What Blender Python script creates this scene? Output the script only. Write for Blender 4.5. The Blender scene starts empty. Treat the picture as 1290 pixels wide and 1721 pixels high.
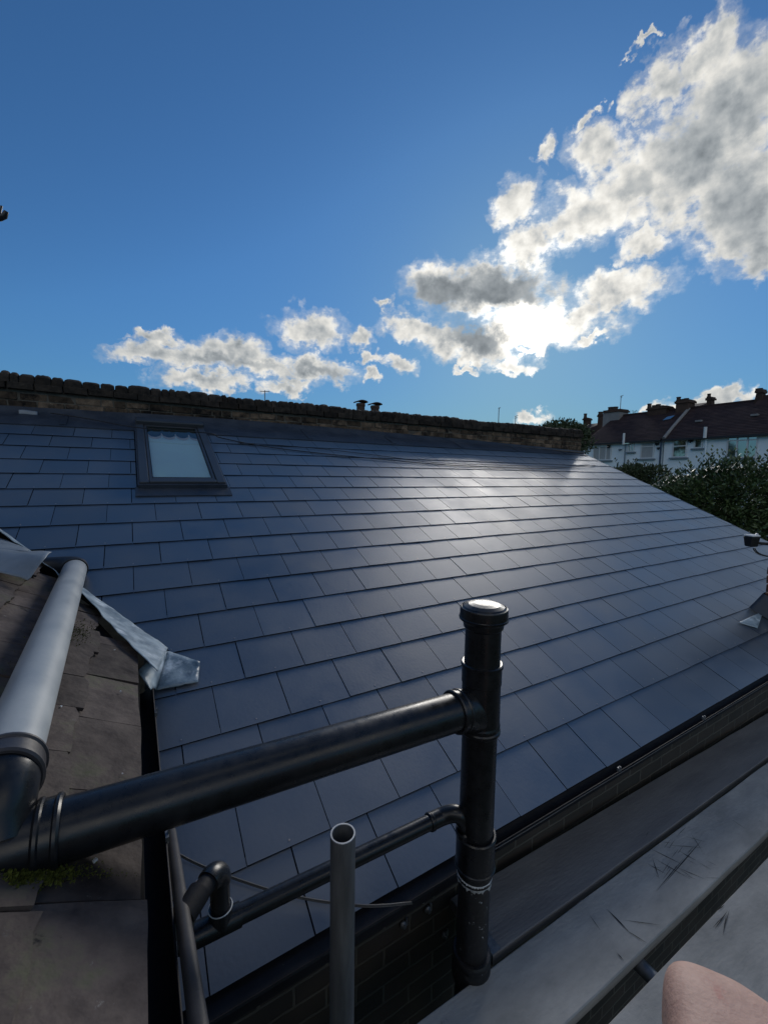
import bpy, math, random
from mathutils import Vector, Matrix, noise
D = bpy.data
scene = bpy.context.scene
COL = scene.collection
R = math.radians
random.seed(11)

# ------------------------------------------------------------------ camera
CAM = Vector((-1.62912, -1.09843, 1.41537))
RIGHT = Vector((0.86048520, -0.50928080, 0.01408141))
DOWN = Vector((-0.03419382, -0.08530677, -0.99576781))
FWD = Vector((0.50832666, 0.85636197, -0.09081947))
FPX = 706.0            # focal length in pixels of a 1290 x 1721 picture
cam_data = D.cameras.new('camera')
cam = D.objects.new('camera', cam_data)
COL.objects.link(cam)
cam.matrix_world = Matrix.Translation(CAM) @ Matrix((RIGHT, -DOWN, -FWD)).transposed().to_4x4()
cam_data.sensor_fit = 'VERTICAL'
cam_data.sensor_height = 24.0
cam_data.sensor_width = 18.0
cam_data.lens = FPX / 1721 * 24.0
cam_data.clip_start = 0.02
cam_data.clip_end = 4000
scene.camera = cam

# ------------------------------------------------------------------ light
SUN = Vector((0.7015, 0.6291, 0.3348)).normalized()
SUN_EL = math.asin(SUN.z)
SUN_AZ = math.atan2(SUN.x, SUN.y)
sd = D.lights.new('sun', 'SUN')
sd.energy = 2.5
sd.angle = R(26)
sd.color = (1.0, 0.95, 0.88)
sun = D.objects.new('sun', sd)
COL.objects.link(sun)
sun.rotation_euler = (-SUN).to_track_quat('-Z', 'Y').to_euler()
sun.location = (0, 0, 30)

vs = scene.view_settings
vs.view_transform = 'Standard'
vs.look = 'None'
vs.exposure = 0.0
vs.gamma = 1
vs.use_curve_mapping = False

SKY_STRENGTH = 0.10
SKY_TINT = (0.34, 0.66, 0.98)

def build_world():
    w = D.worlds.new('World')
    scene.world = w
    w.use_nodes = True
    nt = w.node_tree
    nt.nodes.clear()
    N, L = nt.nodes, nt.links
    def math_(op, a, b=None, c=None, clamp=False):
        n = N.new('ShaderNodeMath'); n.operation = op; n.use_clamp = clamp
        for i, v in enumerate((a, b, c)):
            if v is None: continue
            if isinstance(v, (int, float)): n.inputs[i].default_value = v
            else: L.new(v, n.inputs[i])
        return n.outputs[0]
    def ramp(v, a, b, to0=0.0, to1=1.0):
        n = N.new('ShaderNodeMapRange'); n.interpolation_type = 'SMOOTHSTEP'
        L.new(v, n.inputs[0])
        n.inputs[1].default_value = a; n.inputs[2].default_value = b
        n.inputs[3].default_value = to0; n.inputs[4].default_value = to1
        return n.outputs[0]
    def mixc(f, a, b):
        n = N.new('ShaderNodeMix'); n.data_type = 'RGBA'
        if isinstance(f, (int, float)): n.inputs[0].default_value = f
        else: L.new(f, n.inputs[0])
        for i, v in ((6, a), (7, b)):
            if isinstance(v, tuple): n.inputs[i].default_value = (*v, 1)
            else: L.new(v, n.inputs[i])
        return n.outputs[2]
    out = N.new('ShaderNodeOutputWorld')
    bg = N.new('ShaderNodeBackground')
    L.new(bg.outputs[0], out.inputs[0])
    tc = N.new('ShaderNodeTexCoord')
    d = tc.outputs['Generated']
    sky = N.new('ShaderNodeTexSky')
    sky.sky_type = 'NISHITA'
    sky.sun_disc = False
    sky.sun_elevation = SUN_EL
    sky.sun_rotation = SUN_AZ
    sky.altitude = 50
    sky.air_density = 1.0
    sky.dust_density = 0.30
    sky.ozone_density = 1.6
    tint = N.new('ShaderNodeMix'); tint.data_type = 'RGBA'; tint.blend_type = 'MULTIPLY'
    tint.inputs[0].default_value = 1.0
    L.new(sky.outputs[0], tint.inputs[6]); tint.inputs[7].default_value = (*SKY_TINT, 1)
    # the glare round the veiled sun rolls off
    sep = N.new('ShaderNodeSeparateColor'); L.new(tint.outputs[2], sep.inputs[0])
    over = math_('MAXIMUM', math_('SUBTRACT', math_('MULTIPLY', sep.outputs[1], SKY_STRENGTH), 0.22), 0.0)
    roll = math_('DIVIDE', 1.0, math_('ADD', 1.0, math_('MULTIPLY', over, 1.7)))
    skyc = N.new('ShaderNodeVectorMath'); skyc.operation = 'SCALE'
    L.new(tint.outputs[2], skyc.inputs[0]); L.new(roll, skyc.inputs['Scale'])
    # direction warped by noise so that cloud outlines billow
    warp = N.new('ShaderNodeTexNoise'); warp.inputs['Scale'].default_value = 16
    warp.inputs['Detail'].default_value = 5; warp.inputs['Roughness'].default_value = 0.6
    L.new(d, warp.inputs['Vector'])
    sub = N.new('ShaderNodeVectorMath'); sub.operation = 'SUBTRACT'
    L.new(warp.outputs['Color'], sub.inputs[0]); sub.inputs[1].default_value = (.5, .5, .5)
    sc = N.new('ShaderNodeVectorMath'); sc.operation = 'SCALE'
    L.new(sub.outputs[0], sc.inputs[0]); sc.inputs['Scale'].default_value = 0.085
    add = N.new('ShaderNodeVectorMath'); add.operation = 'ADD'
    L.new(d, add.inputs[0]); L.new(sc.outputs[0], add.inputs[1])
    w2 = N.new('ShaderNodeTexNoise'); w2.inputs['Scale'].default_value = 48
    w2.inputs['Detail'].default_value = 4; L.new(d, w2.inputs['Vector'])
    s2 = N.new('ShaderNodeVectorMath'); s2.operation = 'SUBTRACT'
    L.new(w2.outputs['Color'], s2.inputs[0]); s2.inputs[1].default_value = (.5, .5, .5)
    c2_ = N.new('ShaderNodeVectorMath'); c2_.operation = 'SCALE'
    L.new(s2.outputs[0], c2_.inputs[0]); c2_.inputs['Scale'].default_value = 0.04
    a2 = N.new('ShaderNodeVectorMath'); a2.operation = 'ADD'
    L.new(add.outputs[0], a2.inputs[0]); L.new(c2_.outputs[0], a2.inputs[1])
    dw = a2.outputs[0]
    def blobs(table):
        best = None
        for (loc, rot, ra, rb) in table:
            m = N.new('ShaderNodeMapping'); m.vector_type = 'TEXTURE'
            m.inputs['Location'].default_value = loc
            m.inputs['Rotation'].default_value = rot
            m.inputs['Scale'].default_value = (ra, rb, 1.2)
            L.new(dw, m.inputs['Vector'])
            g = N.new('ShaderNodeTexGradient'); g.gradient_type = 'SPHERICAL'
            L.new(m.outputs[0], g.inputs[0])
            best = g.outputs['Fac'] if best is None else math_('MAXIMUM', best, g.outputs['Fac'])
        return best
    def fbm(vec, scale, detail, rough):
        n = N.new('ShaderNodeTexNoise')
        n.inputs['Scale'].default_value = scale; n.inputs['Detail'].default_value = detail
        n.inputs['Roughness'].default_value = rough
        L.new(vec, n.inputs['Vector'])
        return n.outputs['Fac']
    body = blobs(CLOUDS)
    core = blobs(CORES)
    soft = blobs(SOFT_CORES)
    n1 = fbm(d, 20, 9, 0.60)
    mp2 = N.new('ShaderNodeMapping'); mp2.inputs['Rotation'].default_value = (0.3, 0.9, 0.2); mp2.inputs['Scale'].default_value = (1, 1, 2.6)
    L.new(d, mp2.inputs[0])
    n2 = fbm(mp2.outputs[0], 34, 7, 0.66)
    dens = math_('ADD', body, math_('MULTIPLY', math_('SUBTRACT', n1, 0.5), 1.25))
    dens = math_('ADD', dens, math_('MULTIPLY', math_('SUBTRACT', n2, 0.5), 0.55))
    alpha = math_('MULTIPLY', ramp(dens, 0.10, 0.56), ramp(body, 0.01, 0.16))
    veil = math_('MULTIPLY', ramp(dens, -0.12, 0.40, 0.0, 0.30), ramp(body, 0.0, 0.12))
    alpha = math_('MAXIMUM', alpha, veil)
    # relief: the same noise sampled a little nearer the sun
    off = N.new('ShaderNodeVectorMath'); off.operation = 'ADD'
    L.new(d, off.inputs[0]); off.inputs[1].default_value = tuple(SUN * 0.012 + Vector((0, 0, -0.006)))
    n1b = fbm(off.outputs[0], 20, 5, 0.5)
    n1s = fbm(d, 20, 5, 0.5)
    relief = math_('SUBTRACT', n1s, n1b)
    # closeness to the sun
    dot = N.new('ShaderNodeVectorMath'); dot.operation = 'DOT_PRODUCT'
    nrm = N.new('ShaderNodeVectorMath'); nrm.operation = 'NORMALIZE'
    L.new(d, nrm.inputs[0]); L.new(nrm.outputs[0], dot.inputs[0]); dot.inputs[1].default_value = SUN
    cosd = math_('MAXIMUM', dot.outputs['Value'], 0.0)
    glow = math_('POWER', cosd, 60)       # forward scattering inside the cloud
    wide = math_('POWER', cosd, 9)
    hot = math_('POWER', cosd, 420)
    thick = ramp(dens, 0.30, 0.95)
    coreamt = ramp(math_('ADD', core, math_('MULTIPLY', math_('SUBTRACT', n1, 0.5), 0.9)), 0.0, 0.72)
    lit = math_('ADD', CLOUD_BASE, math_('MULTIPLY', wide, 0.14))
    lit = math_('ADD', lit, math_('MULTIPLY', relief, 1.5))
    lit = math_('SUBTRACT', lit, math_('MULTIPLY', thick, 0.20))
    lit = math_('MULTIPLY', lit, math_('SUBTRACT', 1.0, math_('MULTIPLY', coreamt, CORE_DARK)))
    softamt = ramp(math_('ADD', soft, math_('MULTIPLY', math_('SUBTRACT', n1, 0.5), 0.9)), 0.0, 0.8)
    lit = math_('MULTIPLY', lit, math_('SUBTRACT', 1.0, math_('MULTIPLY', softamt, 0.34)))
    gl2 = math_('ADD', math_('MULTIPLY', glow, CLOUD_GLOW), math_('MULTIPLY', hot, 2.2))
    gl2 = math_('MULTIPLY', gl2, math_('SUBTRACT', 1.0, math_('MULTIPLY', coreamt, 0.985)))
    gl2 = math_('MULTIPLY', gl2, math_('ADD', 1.0, math_('MULTIPLY', relief, 2.5)))
    lit = math_('ADD', lit, gl2)
    # unseen clouds added behind the photographer, made brighter to light the roof
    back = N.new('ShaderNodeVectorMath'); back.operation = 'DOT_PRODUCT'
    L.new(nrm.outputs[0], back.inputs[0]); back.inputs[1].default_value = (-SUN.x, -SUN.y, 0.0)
    lit = math_('ADD', lit, math_('MULTIPLY', ramp(back.outputs['Value'], -0.1, 0.6), BACK_CLOUD_FILL))
    lit = math_('MAXIMUM', lit, 0.16)
    ccol = mixc(ramp(lit, 0.2, 0.85), (0.82, 0.92, 1.0), (1.0, 0.98, 0.92))
    comb = N.new('ShaderNodeVectorMath'); comb.operation = 'SCALE'
    L.new(ccol, comb.inputs[0]); L.new(lit, comb.inputs['Scale'])
    # background strength scales all; cloud radiances are given for the final picture
    inv = N.new('ShaderNodeVectorMath'); inv.operation = 'SCALE'
    L.new(comb.outputs[0], inv.inputs[0]); inv.inputs['Scale'].default_value = 1.0 / SKY_STRENGTH
    fin = mixc(alpha, skyc.outputs[0], inv.outputs[0])
    L.new(fin, bg.inputs[0])
    bg.inputs[1].default_value = SKY_STRENGTH
    try:
        w.cycles.sampling_method = 'MANUAL'; w.cycles.sample_map_resolution = 1024
    except Exception: pass

# cloud masses: direction, orientation and angular radii on the sky
CLOUDS = [
  ((0.7813, 0.3174, 0.5374), (-0.9537, -0.3798, -1.4422), 0.0921, 0.1145),
  ((0.7244, 0.3366, 0.6016), (-0.8244, 0.482, -0.7307), 0.0504, 0.0479),
  ((0.7105, 0.3804, 0.592), (-0.8971, -0.3213, -1.3262), 0.0597, 0.0481),
  ((0.7819, 0.3691, 0.5025), (-0.9474, -0.5341, -1.4807), 0.1554, 0.1137),
  ((0.7408, 0.4444, 0.5037), (-1.0249, -0.245, -1.1767), 0.0934, 0.0796),
  ((0.8438, 0.3202, 0.4305), (-1.1056, 0.2847, -1.068), 0.1021, 0.1084),
  ((0.6881, 0.4776, 0.5463), (-0.9803, 0.1947, -0.8352), 0.0639, 0.0482),
  ((0.7144, 0.5185, 0.4699), (-1.0815, 0.025, -0.9297), 0.1276, 0.0632),
  ((0.6726, 0.5888, 0.4483), (-1.033, -0.5049, -1.1326), 0.0836, 0.0588),
  ((0.6222, 0.6003, 0.5026), (-1.0155, -0.3069, -0.9886), 0.0553, 0.0453),
  ((0.794, 0.4469, 0.4122), (-1.1455, -0.0448, -1.0784), 0.0557, 0.0285),
  ((0.8556, 0.3409, 0.3895), (-1.1566, 0.2545, -1.0814), 0.0709, 0.0482),
  ((0.7838, 0.2758, 0.5564), (-0.9372, 0.349, -0.9864), 0.0841, 0.087),
  ((0.7195, 0.3282, 0.612), (-0.9105, 0.0661, -1.0916), 0.0416, 0.0408),
  ((0.8776, 0.3008, 0.3733), (-1.1729, 0.2709, -1.1286), 0.0664, 0.0519),
  ((0.6352, 0.6742, 0.3768), (-1.182, 0.1097, -0.7108), 0.196, 0.074),
  ((0.5562, 0.7319, 0.3936), (-1.1661, 0.03, -0.637), 0.081, 0.0599),
  ((0.7967, 0.493, 0.3496), (-1.2135, 0.0229, -1.0081), 0.1205, 0.0464),
  ((0.7235, 0.6161, 0.3115), (-1.254, 0.0073, -0.863), 0.1881, 0.073),
  ((0.6467, 0.7084, 0.2827), (-1.28, 0.1689, -0.6897), 0.1664, 0.0548),
  ((0.5449, 0.7769, 0.3156), (-1.2488, 0.0712, -0.5879), 0.1131, 0.0338),
  ((0.7573, 0.5712, 0.3165), (-1.2487, -0.023, -0.9323), 0.1253, 0.0422),
  ((0.3415, 0.8878, 0.3084), (-1.2572, 0.0151, -0.3623), 0.1022, 0.0522),
  ((0.4386, 0.8493, 0.2938), (-1.2542, -0.3372, -0.5846), 0.043, 0.0293),
  ((0.046, 0.965, 0.2584), (-1.3083, -0.093, -0.0726), 0.0615, 0.0171),
  ((0.038, 0.9734, 0.2261), (-1.3423, -0.0607, -0.0532), 0.0965, 0.0274),
  ((0.1242, 0.965, 0.2312), (-1.3374, 0.0299, -0.1208), 0.1404, 0.0418),
  ((0.198, 0.9474, 0.2516), (-1.3138, 0.1425, -0.1687), 0.0895, 0.0455),
  ((0.3495, 0.9089, 0.2275), (-1.3406, 0.0806, -0.3482), 0.1249, 0.039),
  ((0.2587, 0.9402, 0.2215), (-1.3455, 0.131, -0.2385), 0.1349, 0.0304),
  ((0.303, 0.9341, 0.1887), (-1.3809, -0.0048, -0.3146), 0.0851, 0.0225),
  ((0.1357, 0.9725, 0.1895), (-1.38, -0.0389, -0.1461), 0.1264, 0.0253),
  ((0.5229, 0.8167, 0.2441), (-1.3223, 0.1228, -0.5384), 0.0587, 0.0236),
  ((0.4604, 0.8502, 0.2553), (-1.3083, -0.181, -0.5446), 0.0322, 0.0165),
  ((0.4622, 0.8585, 0.2221), (-1.3359, 0.3038, -0.4225), 0.0264, 0.0171),
  ((0.7053, 0.6676, 0.2385), (-1.3272, 0.151, -0.7755), 0.0632, 0.0213),
  ((0.6388, 0.7266, 0.2529), (-1.3149, 0.0328, -0.7126), 0.0368, 0.019),
  ((0.638, 0.7344, 0.2314), (-1.3369, -0.0545, -0.7283), 0.0284, 0.0125),
  ((0.7369, 0.6242, 0.2594), (-1.3083, -0.0112, -0.871), 0.0465, 0.0171),
  ((0.7954, 0.5419, 0.2713), (-1.2959, -0.0323, -0.9819), 0.0351, 0.0113),
  ((0.9201, 0.3644, 0.1439), (-1.426, -0.0797, -1.2053), 0.1207, 0.0202),
  ((0.8912, 0.4347, 0.1295), (-1.4404, -0.096, -1.1296), 0.0625, 0.0151),
  ((0.7535, 0.646, 0.1221), (-1.4483, 0.0265, -0.8587), 0.0573, 0.0169),
  ((0.4749, 0.8047, 0.3562), (-1.2066, -0.0127, -0.538), 0.0196, 0.0226),
  ((0.6318, 0.5356, 0.5603), (-0.9526, 0.2585, -0.6878), 0.0157, 0.0289),
  ((0.6596, 0.477, 0.5808), (-0.8289, -0.5362, -1.3826), 0.026, 0.0128),
  ((0.6688, 0.3955, 0.6296), (-0.8738, -0.1966, -1.1988), 0.0247, 0.0064),
  ((0.6654, 0.4557, 0.5913), (-0.9222, 0.2065, -0.8161), 0.0217, 0.0096),
  ((-0.7517, -0.451, 0.4811), (1.0689, -0.0, -1.0304), 0.42, 0.3),  # from here on: unseen clouds added behind and overhead to brighten the scene
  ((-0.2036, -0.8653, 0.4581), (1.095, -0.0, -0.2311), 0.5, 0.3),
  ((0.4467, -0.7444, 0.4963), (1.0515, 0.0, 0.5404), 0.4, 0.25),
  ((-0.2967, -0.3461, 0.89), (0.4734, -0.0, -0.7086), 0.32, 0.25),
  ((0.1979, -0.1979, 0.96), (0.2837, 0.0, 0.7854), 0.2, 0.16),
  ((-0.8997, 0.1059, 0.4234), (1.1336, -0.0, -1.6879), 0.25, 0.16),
  ((0.9408, 0.0199, 0.3385), (1.2255, -0.0, 1.592), 0.22, 0.13),  # unseen cloud added beyond the right edge to brighten the slates by reflection
]
CORES = [
  ((0.6646, 0.6452, 0.3768), (-1.1804, 0.1407, -0.7426), 0.1801, 0.0647),
  ((0.5709, 0.7299, 0.376), (-1.1851, 0.0331, -0.6503), 0.1085, 0.0513),
  ((0.6386, 0.7096, 0.2978), (-1.2378, 0.425, -0.5911), 0.1261, 0.0561),
]
SOFT_CORES = [
  ((0.7685, 0.365, 0.5256), (-0.8753, -0.609, -1.5728), 0.0875, 0.0713),
  ((0.8526, 0.3218, 0.4117), (-1.1235, -0.3113, -1.3558), 0.0572, 0.1137),
  ((0.7529, 0.4355, 0.4935), (-1.0363, -0.251, -1.1923), 0.042, 0.032),
  ((0.368, 0.9023, 0.2247), (-1.3433, 0.0853, -0.3675), 0.1003, 0.0224),
  ((0.1755, 0.9581, 0.2262), (-1.3426, -0.0092, -0.1833), 0.1159, 0.0186),
  ((0.7872, 0.3085, 0.5339), (-0.8634, -0.6066, -1.6508), 0.0534, 0.0479),
  ((0.6911, 0.557, 0.4605), (-1.0861, -0.1521, -0.972), 0.0645, 0.0339),
]
CLOUD_BASE = 0.72
CLOUD_GLOW = 0.30
CORE_DARK = 0.55
BACK_CLOUD_FILL = 0.45  # extra brightness of the added clouds behind the camera
build_world()

# ------------------------------------------------------------------ helpers
TH = R(24.5)
CT, ST = math.cos(TH), math.sin(TH)
UPS = Vector((0, CT, ST))          # up the new roof
NRM = Vector((0, -ST, CT))         # out of the new roof

def hit(x, y, n, c):
    """survey helper: the point of plane n.p = c seen at photo pixel x, y"""
    d = RIGHT * ((x - 645) / FPX) + DOWN * ((y - 860.5) / FPX) + FWD
    n = Vector(n)
    return CAM + d * ((c - n.dot(CAM)) / n.dot(d))
def RP(u, v, h=0.0):               # point of the new roof: u along the eave, v up the slope
    return Vector((u, 0, 0)) + UPS * v + NRM * h
def on_roof(x, y, h=0.0):
    p = hit(x, y, NRM, h)
    return (p.x, (p - NRM * h).dot(UPS))

def tag(o, label=None, cat=None, group=None, kind=None):
    if label: o['label'] = label
    if cat: o['category'] = cat
    if group: o['group'] = group
    if kind: o['kind'] = kind
    return o
def empty(name, loc=(0, 0, 0), label=None, cat=None, group=None):
    o = D.objects.new(name, None); COL.objects.link(o); o.location = loc
    o.empty_display_size = 0.1
    return tag(o, label, cat, group)

class MB:
    """collects shapes, then links them as ONE mesh object"""
    def __init__(s): s.v, s.f, s.m, s.sm, s.t = [], [], [], [], []
    def add(s, vs_, fs, mi=0, smooth=False, tone=None):
        b = len(s.v); s.v += [tuple(p) for p in vs_]
        t = random.random() if tone is None else tone
        for f in fs:
            s.f.append([b + i for i in f]); s.m.append(mi); s.sm.append(smooth); s.t.append(t)
    def prism(s, bot, top, mi=0, tone=None, smooth=False):
        n = len(bot)
        fs = [list(range(n))[::-1], [n + i for i in range(n)]]
        fs += [[i, (i + 1) % n, n + (i + 1) % n, n + i] for i in range(n)]
        s.add(list(bot) + list(top), fs, mi, smooth, tone)
    def box(s, c, sx, sy, sz, M=None, mi=0, tone=None, jit=0):
        """box by centre and full sizes, M optional 3x3 orientation"""
        c = Vector(c); P = []
        for z in (-.5, .5):
            for x, y in ((-.5, -.5), (.5, -.5), (.5, .5), (-.5, .5)):
                p = Vector((x * sx, y * sy, z * sz))
                if jit: p += Vector([random.uniform(-jit, jit) for _ in range(3)])
                P.append(c + (M @ p if M else p))
        s.prism(P[:4], P[4:], mi, tone)
    def tube(s, pts, r, seg=20, mi=0, caps=True, tone=None, smooth=True):
        pts = [Vector(p) for p in pts]
        rs = r if isinstance(r, (list, tuple)) else [r] * len(pts)
        t0 = (pts[1] - pts[0]).normalized()
        a = t0.orthogonal().normalized(); rings = []
        for i, p in enumerate(pts):
            if i == 0: t = t0
            elif i == len(pts) - 1: t = (pts[i] - pts[i - 1]).normalized()
            else: t = ((pts[i + 1] - pts[i]).normalized() + (pts[i] - pts[i - 1]).normalized()).normalized()
            a = (a - t * a.dot(t)).normalized(); b = t.cross(a)
            rings.append([p + (a * math.cos(2 * math.pi * k / seg) + b * math.sin(2 * math.pi * k / seg)) * rs[i] for k in range(seg)])
        V_ = [p for r_ in rings for p in r_]; F = []
        for i in range(len(rings) - 1):
            for k in range(seg):
                F.append([i * seg + k, i * seg + (k + 1) % seg, (i + 1) * seg + (k + 1) % seg, (i + 1) * seg + k])
        tone = random.random() if tone is None else tone
        s.add(V_, F, mi, smooth, tone)
        if caps:
            s.add(rings[0], [list(range(seg))[::-1]], mi, False, tone)
            s.add(rings[-1], [list(range(seg))], mi, False, tone)
    def lathe(s, base, axis, prof, seg=32, mi=0, tone=0.5):
        """prof = [(distance along axis, radius)...]; sharp corners by repeating a ring"""
        axis = Vector(axis).normalized(); base = Vector(base)
        a = axis.orthogonal().normalized(); b = axis.cross(a)
        for (h0, r0), (h1, r1) in zip(prof[:-1], prof[1:]):
            V_ = []
            for h, r in ((h0, r0), (h1, r1)):
                V_ += [base + axis * h + (a * math.cos(2 * math.pi * k / seg) + b * math.sin(2 * math.pi * k / seg)) * r for k in range(seg)]
            s.add(V_, [[k, (k + 1) % seg, seg + (k + 1) % seg, seg + k] for k in range(seg)], mi, True, tone)
    def grid(s, fn, nu, nv, mi=0, smooth=True, tone=0.5):
        V_ = [fn(i / nu, j / nv) for j in range(nv + 1) for i in range(nu + 1)]
        F = [[j * (nu + 1) + i, j * (nu + 1) + i + 1, (j + 1) * (nu + 1) + i + 1, (j + 1) * (nu + 1) + i] for j in range(nv) for i in range(nu)]
        s.add(V_, F, mi, smooth, tone)
    def build(s, name, mats, parent=None, label=None, bevel=0, merge=False, solid=0, segs=2):
        me = D.meshes.new(name)
        me.from_pydata(s.v, [], s.f)
        mats = mats if isinstance(mats, (list, tuple)) else [mats]
        for m in mats: me.materials.append(m)
        me.polygons.foreach_set('material_index', s.m)
        me.polygons.foreach_set('use_smooth', s.sm)
        at = me.attributes.new('tone', 'FLOAT', 'FACE')
        at.data.foreach_set('value', s.t)
        me.update()
        o = D.objects.new(name, me); COL.objects.link(o)
        if parent:
            o.parent = parent
            o.matrix_parent_inverse = world_of(parent).inverted()
        if label: o['label'] = label
        if merge:
            w = o.modifiers.new('weld', 'WELD'); w.merge_threshold = 0.0004
        if solid:
            sm_ = o.modifiers.new('solid', 'SOLIDIFY'); sm_.thickness = solid; sm_.offset = 0
        if bevel:
            b = o.modifiers.new('bevel', 'BEVEL'); b.width = bevel; b.segments = segs; b.limit_method = 'ANGLE'; b.angle_limit = R(40)
            b.harden_normals = False
        return o
def world_of(o):
    m = Matrix.Translation(o.location) @ o.rotation_euler.to_matrix().to_4x4()
    if o.parent: m = world_of(o.parent) @ o.matrix_parent_inverse @ m
    return m
def arc(p0, d0, p1, d1, n=8):
    """smooth bend from p0 (leaving along d0) to p1 (arriving along d1)"""
    p0, p1, d0, d1 = Vector(p0), Vector(p1), Vector(d0).normalized(), Vector(d1).normalized()
    k = (p1 - p0).length * 0.39
    a, b = p0 + d0 * k, p1 - d1 * k
    return [p0 * (1 - t) ** 3 + a * 3 * t * (1 - t) ** 2 + b * 3 * t * t * (1 - t) + p1 * t ** 3 for t in [i / n for i in range(n + 1)]]

# ------------------------------------------------------------------ materials
def mat(name, col, rough=0.6, spec=0.5, metal=0.0, var=0.0, vscale=8.0, col2=None, bump=0.0, bscale=60.0,
        tone=0.0, coat=0.0, stretch=None, rvar=0.0, detail=6, spots=None):
    """col..col2 mixed by noise; tone = brightness spread by each piece's own random value"""
    m = D.materials.new(name); m.use_nodes = True
    nt = m.node_tree; N, L = nt.nodes, nt.links
    b = N['Principled BSDF']
    b.inputs['Roughness'].default_value = rough
    b.inputs['Specular IOR Level'].default_value = spec
    b.inputs['Metallic'].default_value = metal
    b.inputs['Coat Weight'].default_value = coat
    tc = N.new('ShaderNodeTexCoord'); v = tc.outputs['Object']
    if stretch:
        mp = N.new('ShaderNodeMapping'); mp.inputs['Scale'].default_value = stretch
        L.new(v, mp.inputs[0]); v = mp.outputs[0]
    nz = N.new('ShaderNodeTexNoise'); nz.inputs['Scale'].default_value = vscale; nz.inputs['Detail'].default_value = detail
    nz.inputs['Roughness'].default_value = 0.65
    L.new(v, nz.inputs['Vector'])
    mr = N.new('ShaderNodeMapRange'); L.new(nz.outputs['Fac'], mr.inputs[0])
    mr.inputs[1].default_value = 0.3; mr.inputs[2].default_value = 0.7
    mx = N.new('ShaderNodeMix'); mx.data_type = 'RGBA'; L.new(mr.outputs[0], mx.inputs[0])
    c2 = col2 if col2 else tuple(min(1, c * (1 + var)) for c in col)
    c1 = col if col2 else tuple(c * (1 - var) for c in col)
    mx.inputs[6].default_value = (*c1, 1); mx.inputs[7].default_value = (*c2, 1)
    cur = mx.outputs[2]
    if spots:      # (colour, scale, threshold, softness)
        for sc_, ss, th, sf in spots:
            n2 = N.new('ShaderNodeTexNoise'); n2.inputs['Scale'].default_value = ss; n2.inputs['Detail'].default_value = 8
            n2.inputs['Roughness'].default_value = 0.7
            L.new(tc.outputs['Object'], n2.inputs['Vector'])
            r2 = N.new('ShaderNodeMapRange'); L.new(n2.outputs['Fac'], r2.inputs[0])
            r2.inputs[1].default_value = th; r2.inputs[2].default_value = th + sf
            m2 = N.new('ShaderNodeMix'); m2.data_type = 'RGBA'; L.new(r2.outputs[0], m2.inputs[0])
            L.new(cur, m2.inputs[6]); m2.inputs[7].default_value = (*sc_, 1); cur = m2.outputs[2]
    if tone:
        at = N.new('ShaderNodeAttribute'); at.attribute_name = 'tone'
        r3 = N.new('ShaderNodeMapRange'); L.new(at.outputs['Fac'], r3.inputs[0])
        r3.inputs[3].default_value = 1 - tone; r3.inputs[4].default_value = 1 + tone
        sc3 = N.new('ShaderNodeVectorMath'); sc3.operation = 'SCALE'
        L.new(cur, sc3.inputs[0]); L.new(r3.outputs[0], sc3.inputs['Scale']); cur = sc3.outputs[0]
    L.new(cur, b.inputs['Base Color'])
    if rvar:
        r4 = N.new('ShaderNodeMapRange'); L.new(nz.outputs['Fac'], r4.inputs[0])
        r4.inputs[1].default_value = 0.3; r4.inputs[2].default_value = 0.7
        r4.inputs[3].default_value = rough - rvar; r4.inputs[4].default_value = rough + rvar
        L.new(r4.outputs[0], b.inputs['Roughness'])
    if bump:
        n5 = N.new('ShaderNodeTexNoise'); n5.inputs['Scale'].default_value = bscale; n5.inputs['Detail'].default_value = 5
        L.new(v, n5.inputs['Vector'])
        bp = N.new('ShaderNodeBump'); bp.inputs['Strength'].default_value = min(1, bump); bp.inputs['Distance'].default_value = 0.01 * max(1, bump)
        L.new(n5.outputs['Fac'], bp.inputs['Height']); L.new(bp.outputs[0], b.inputs['Normal'])
    return m

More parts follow.
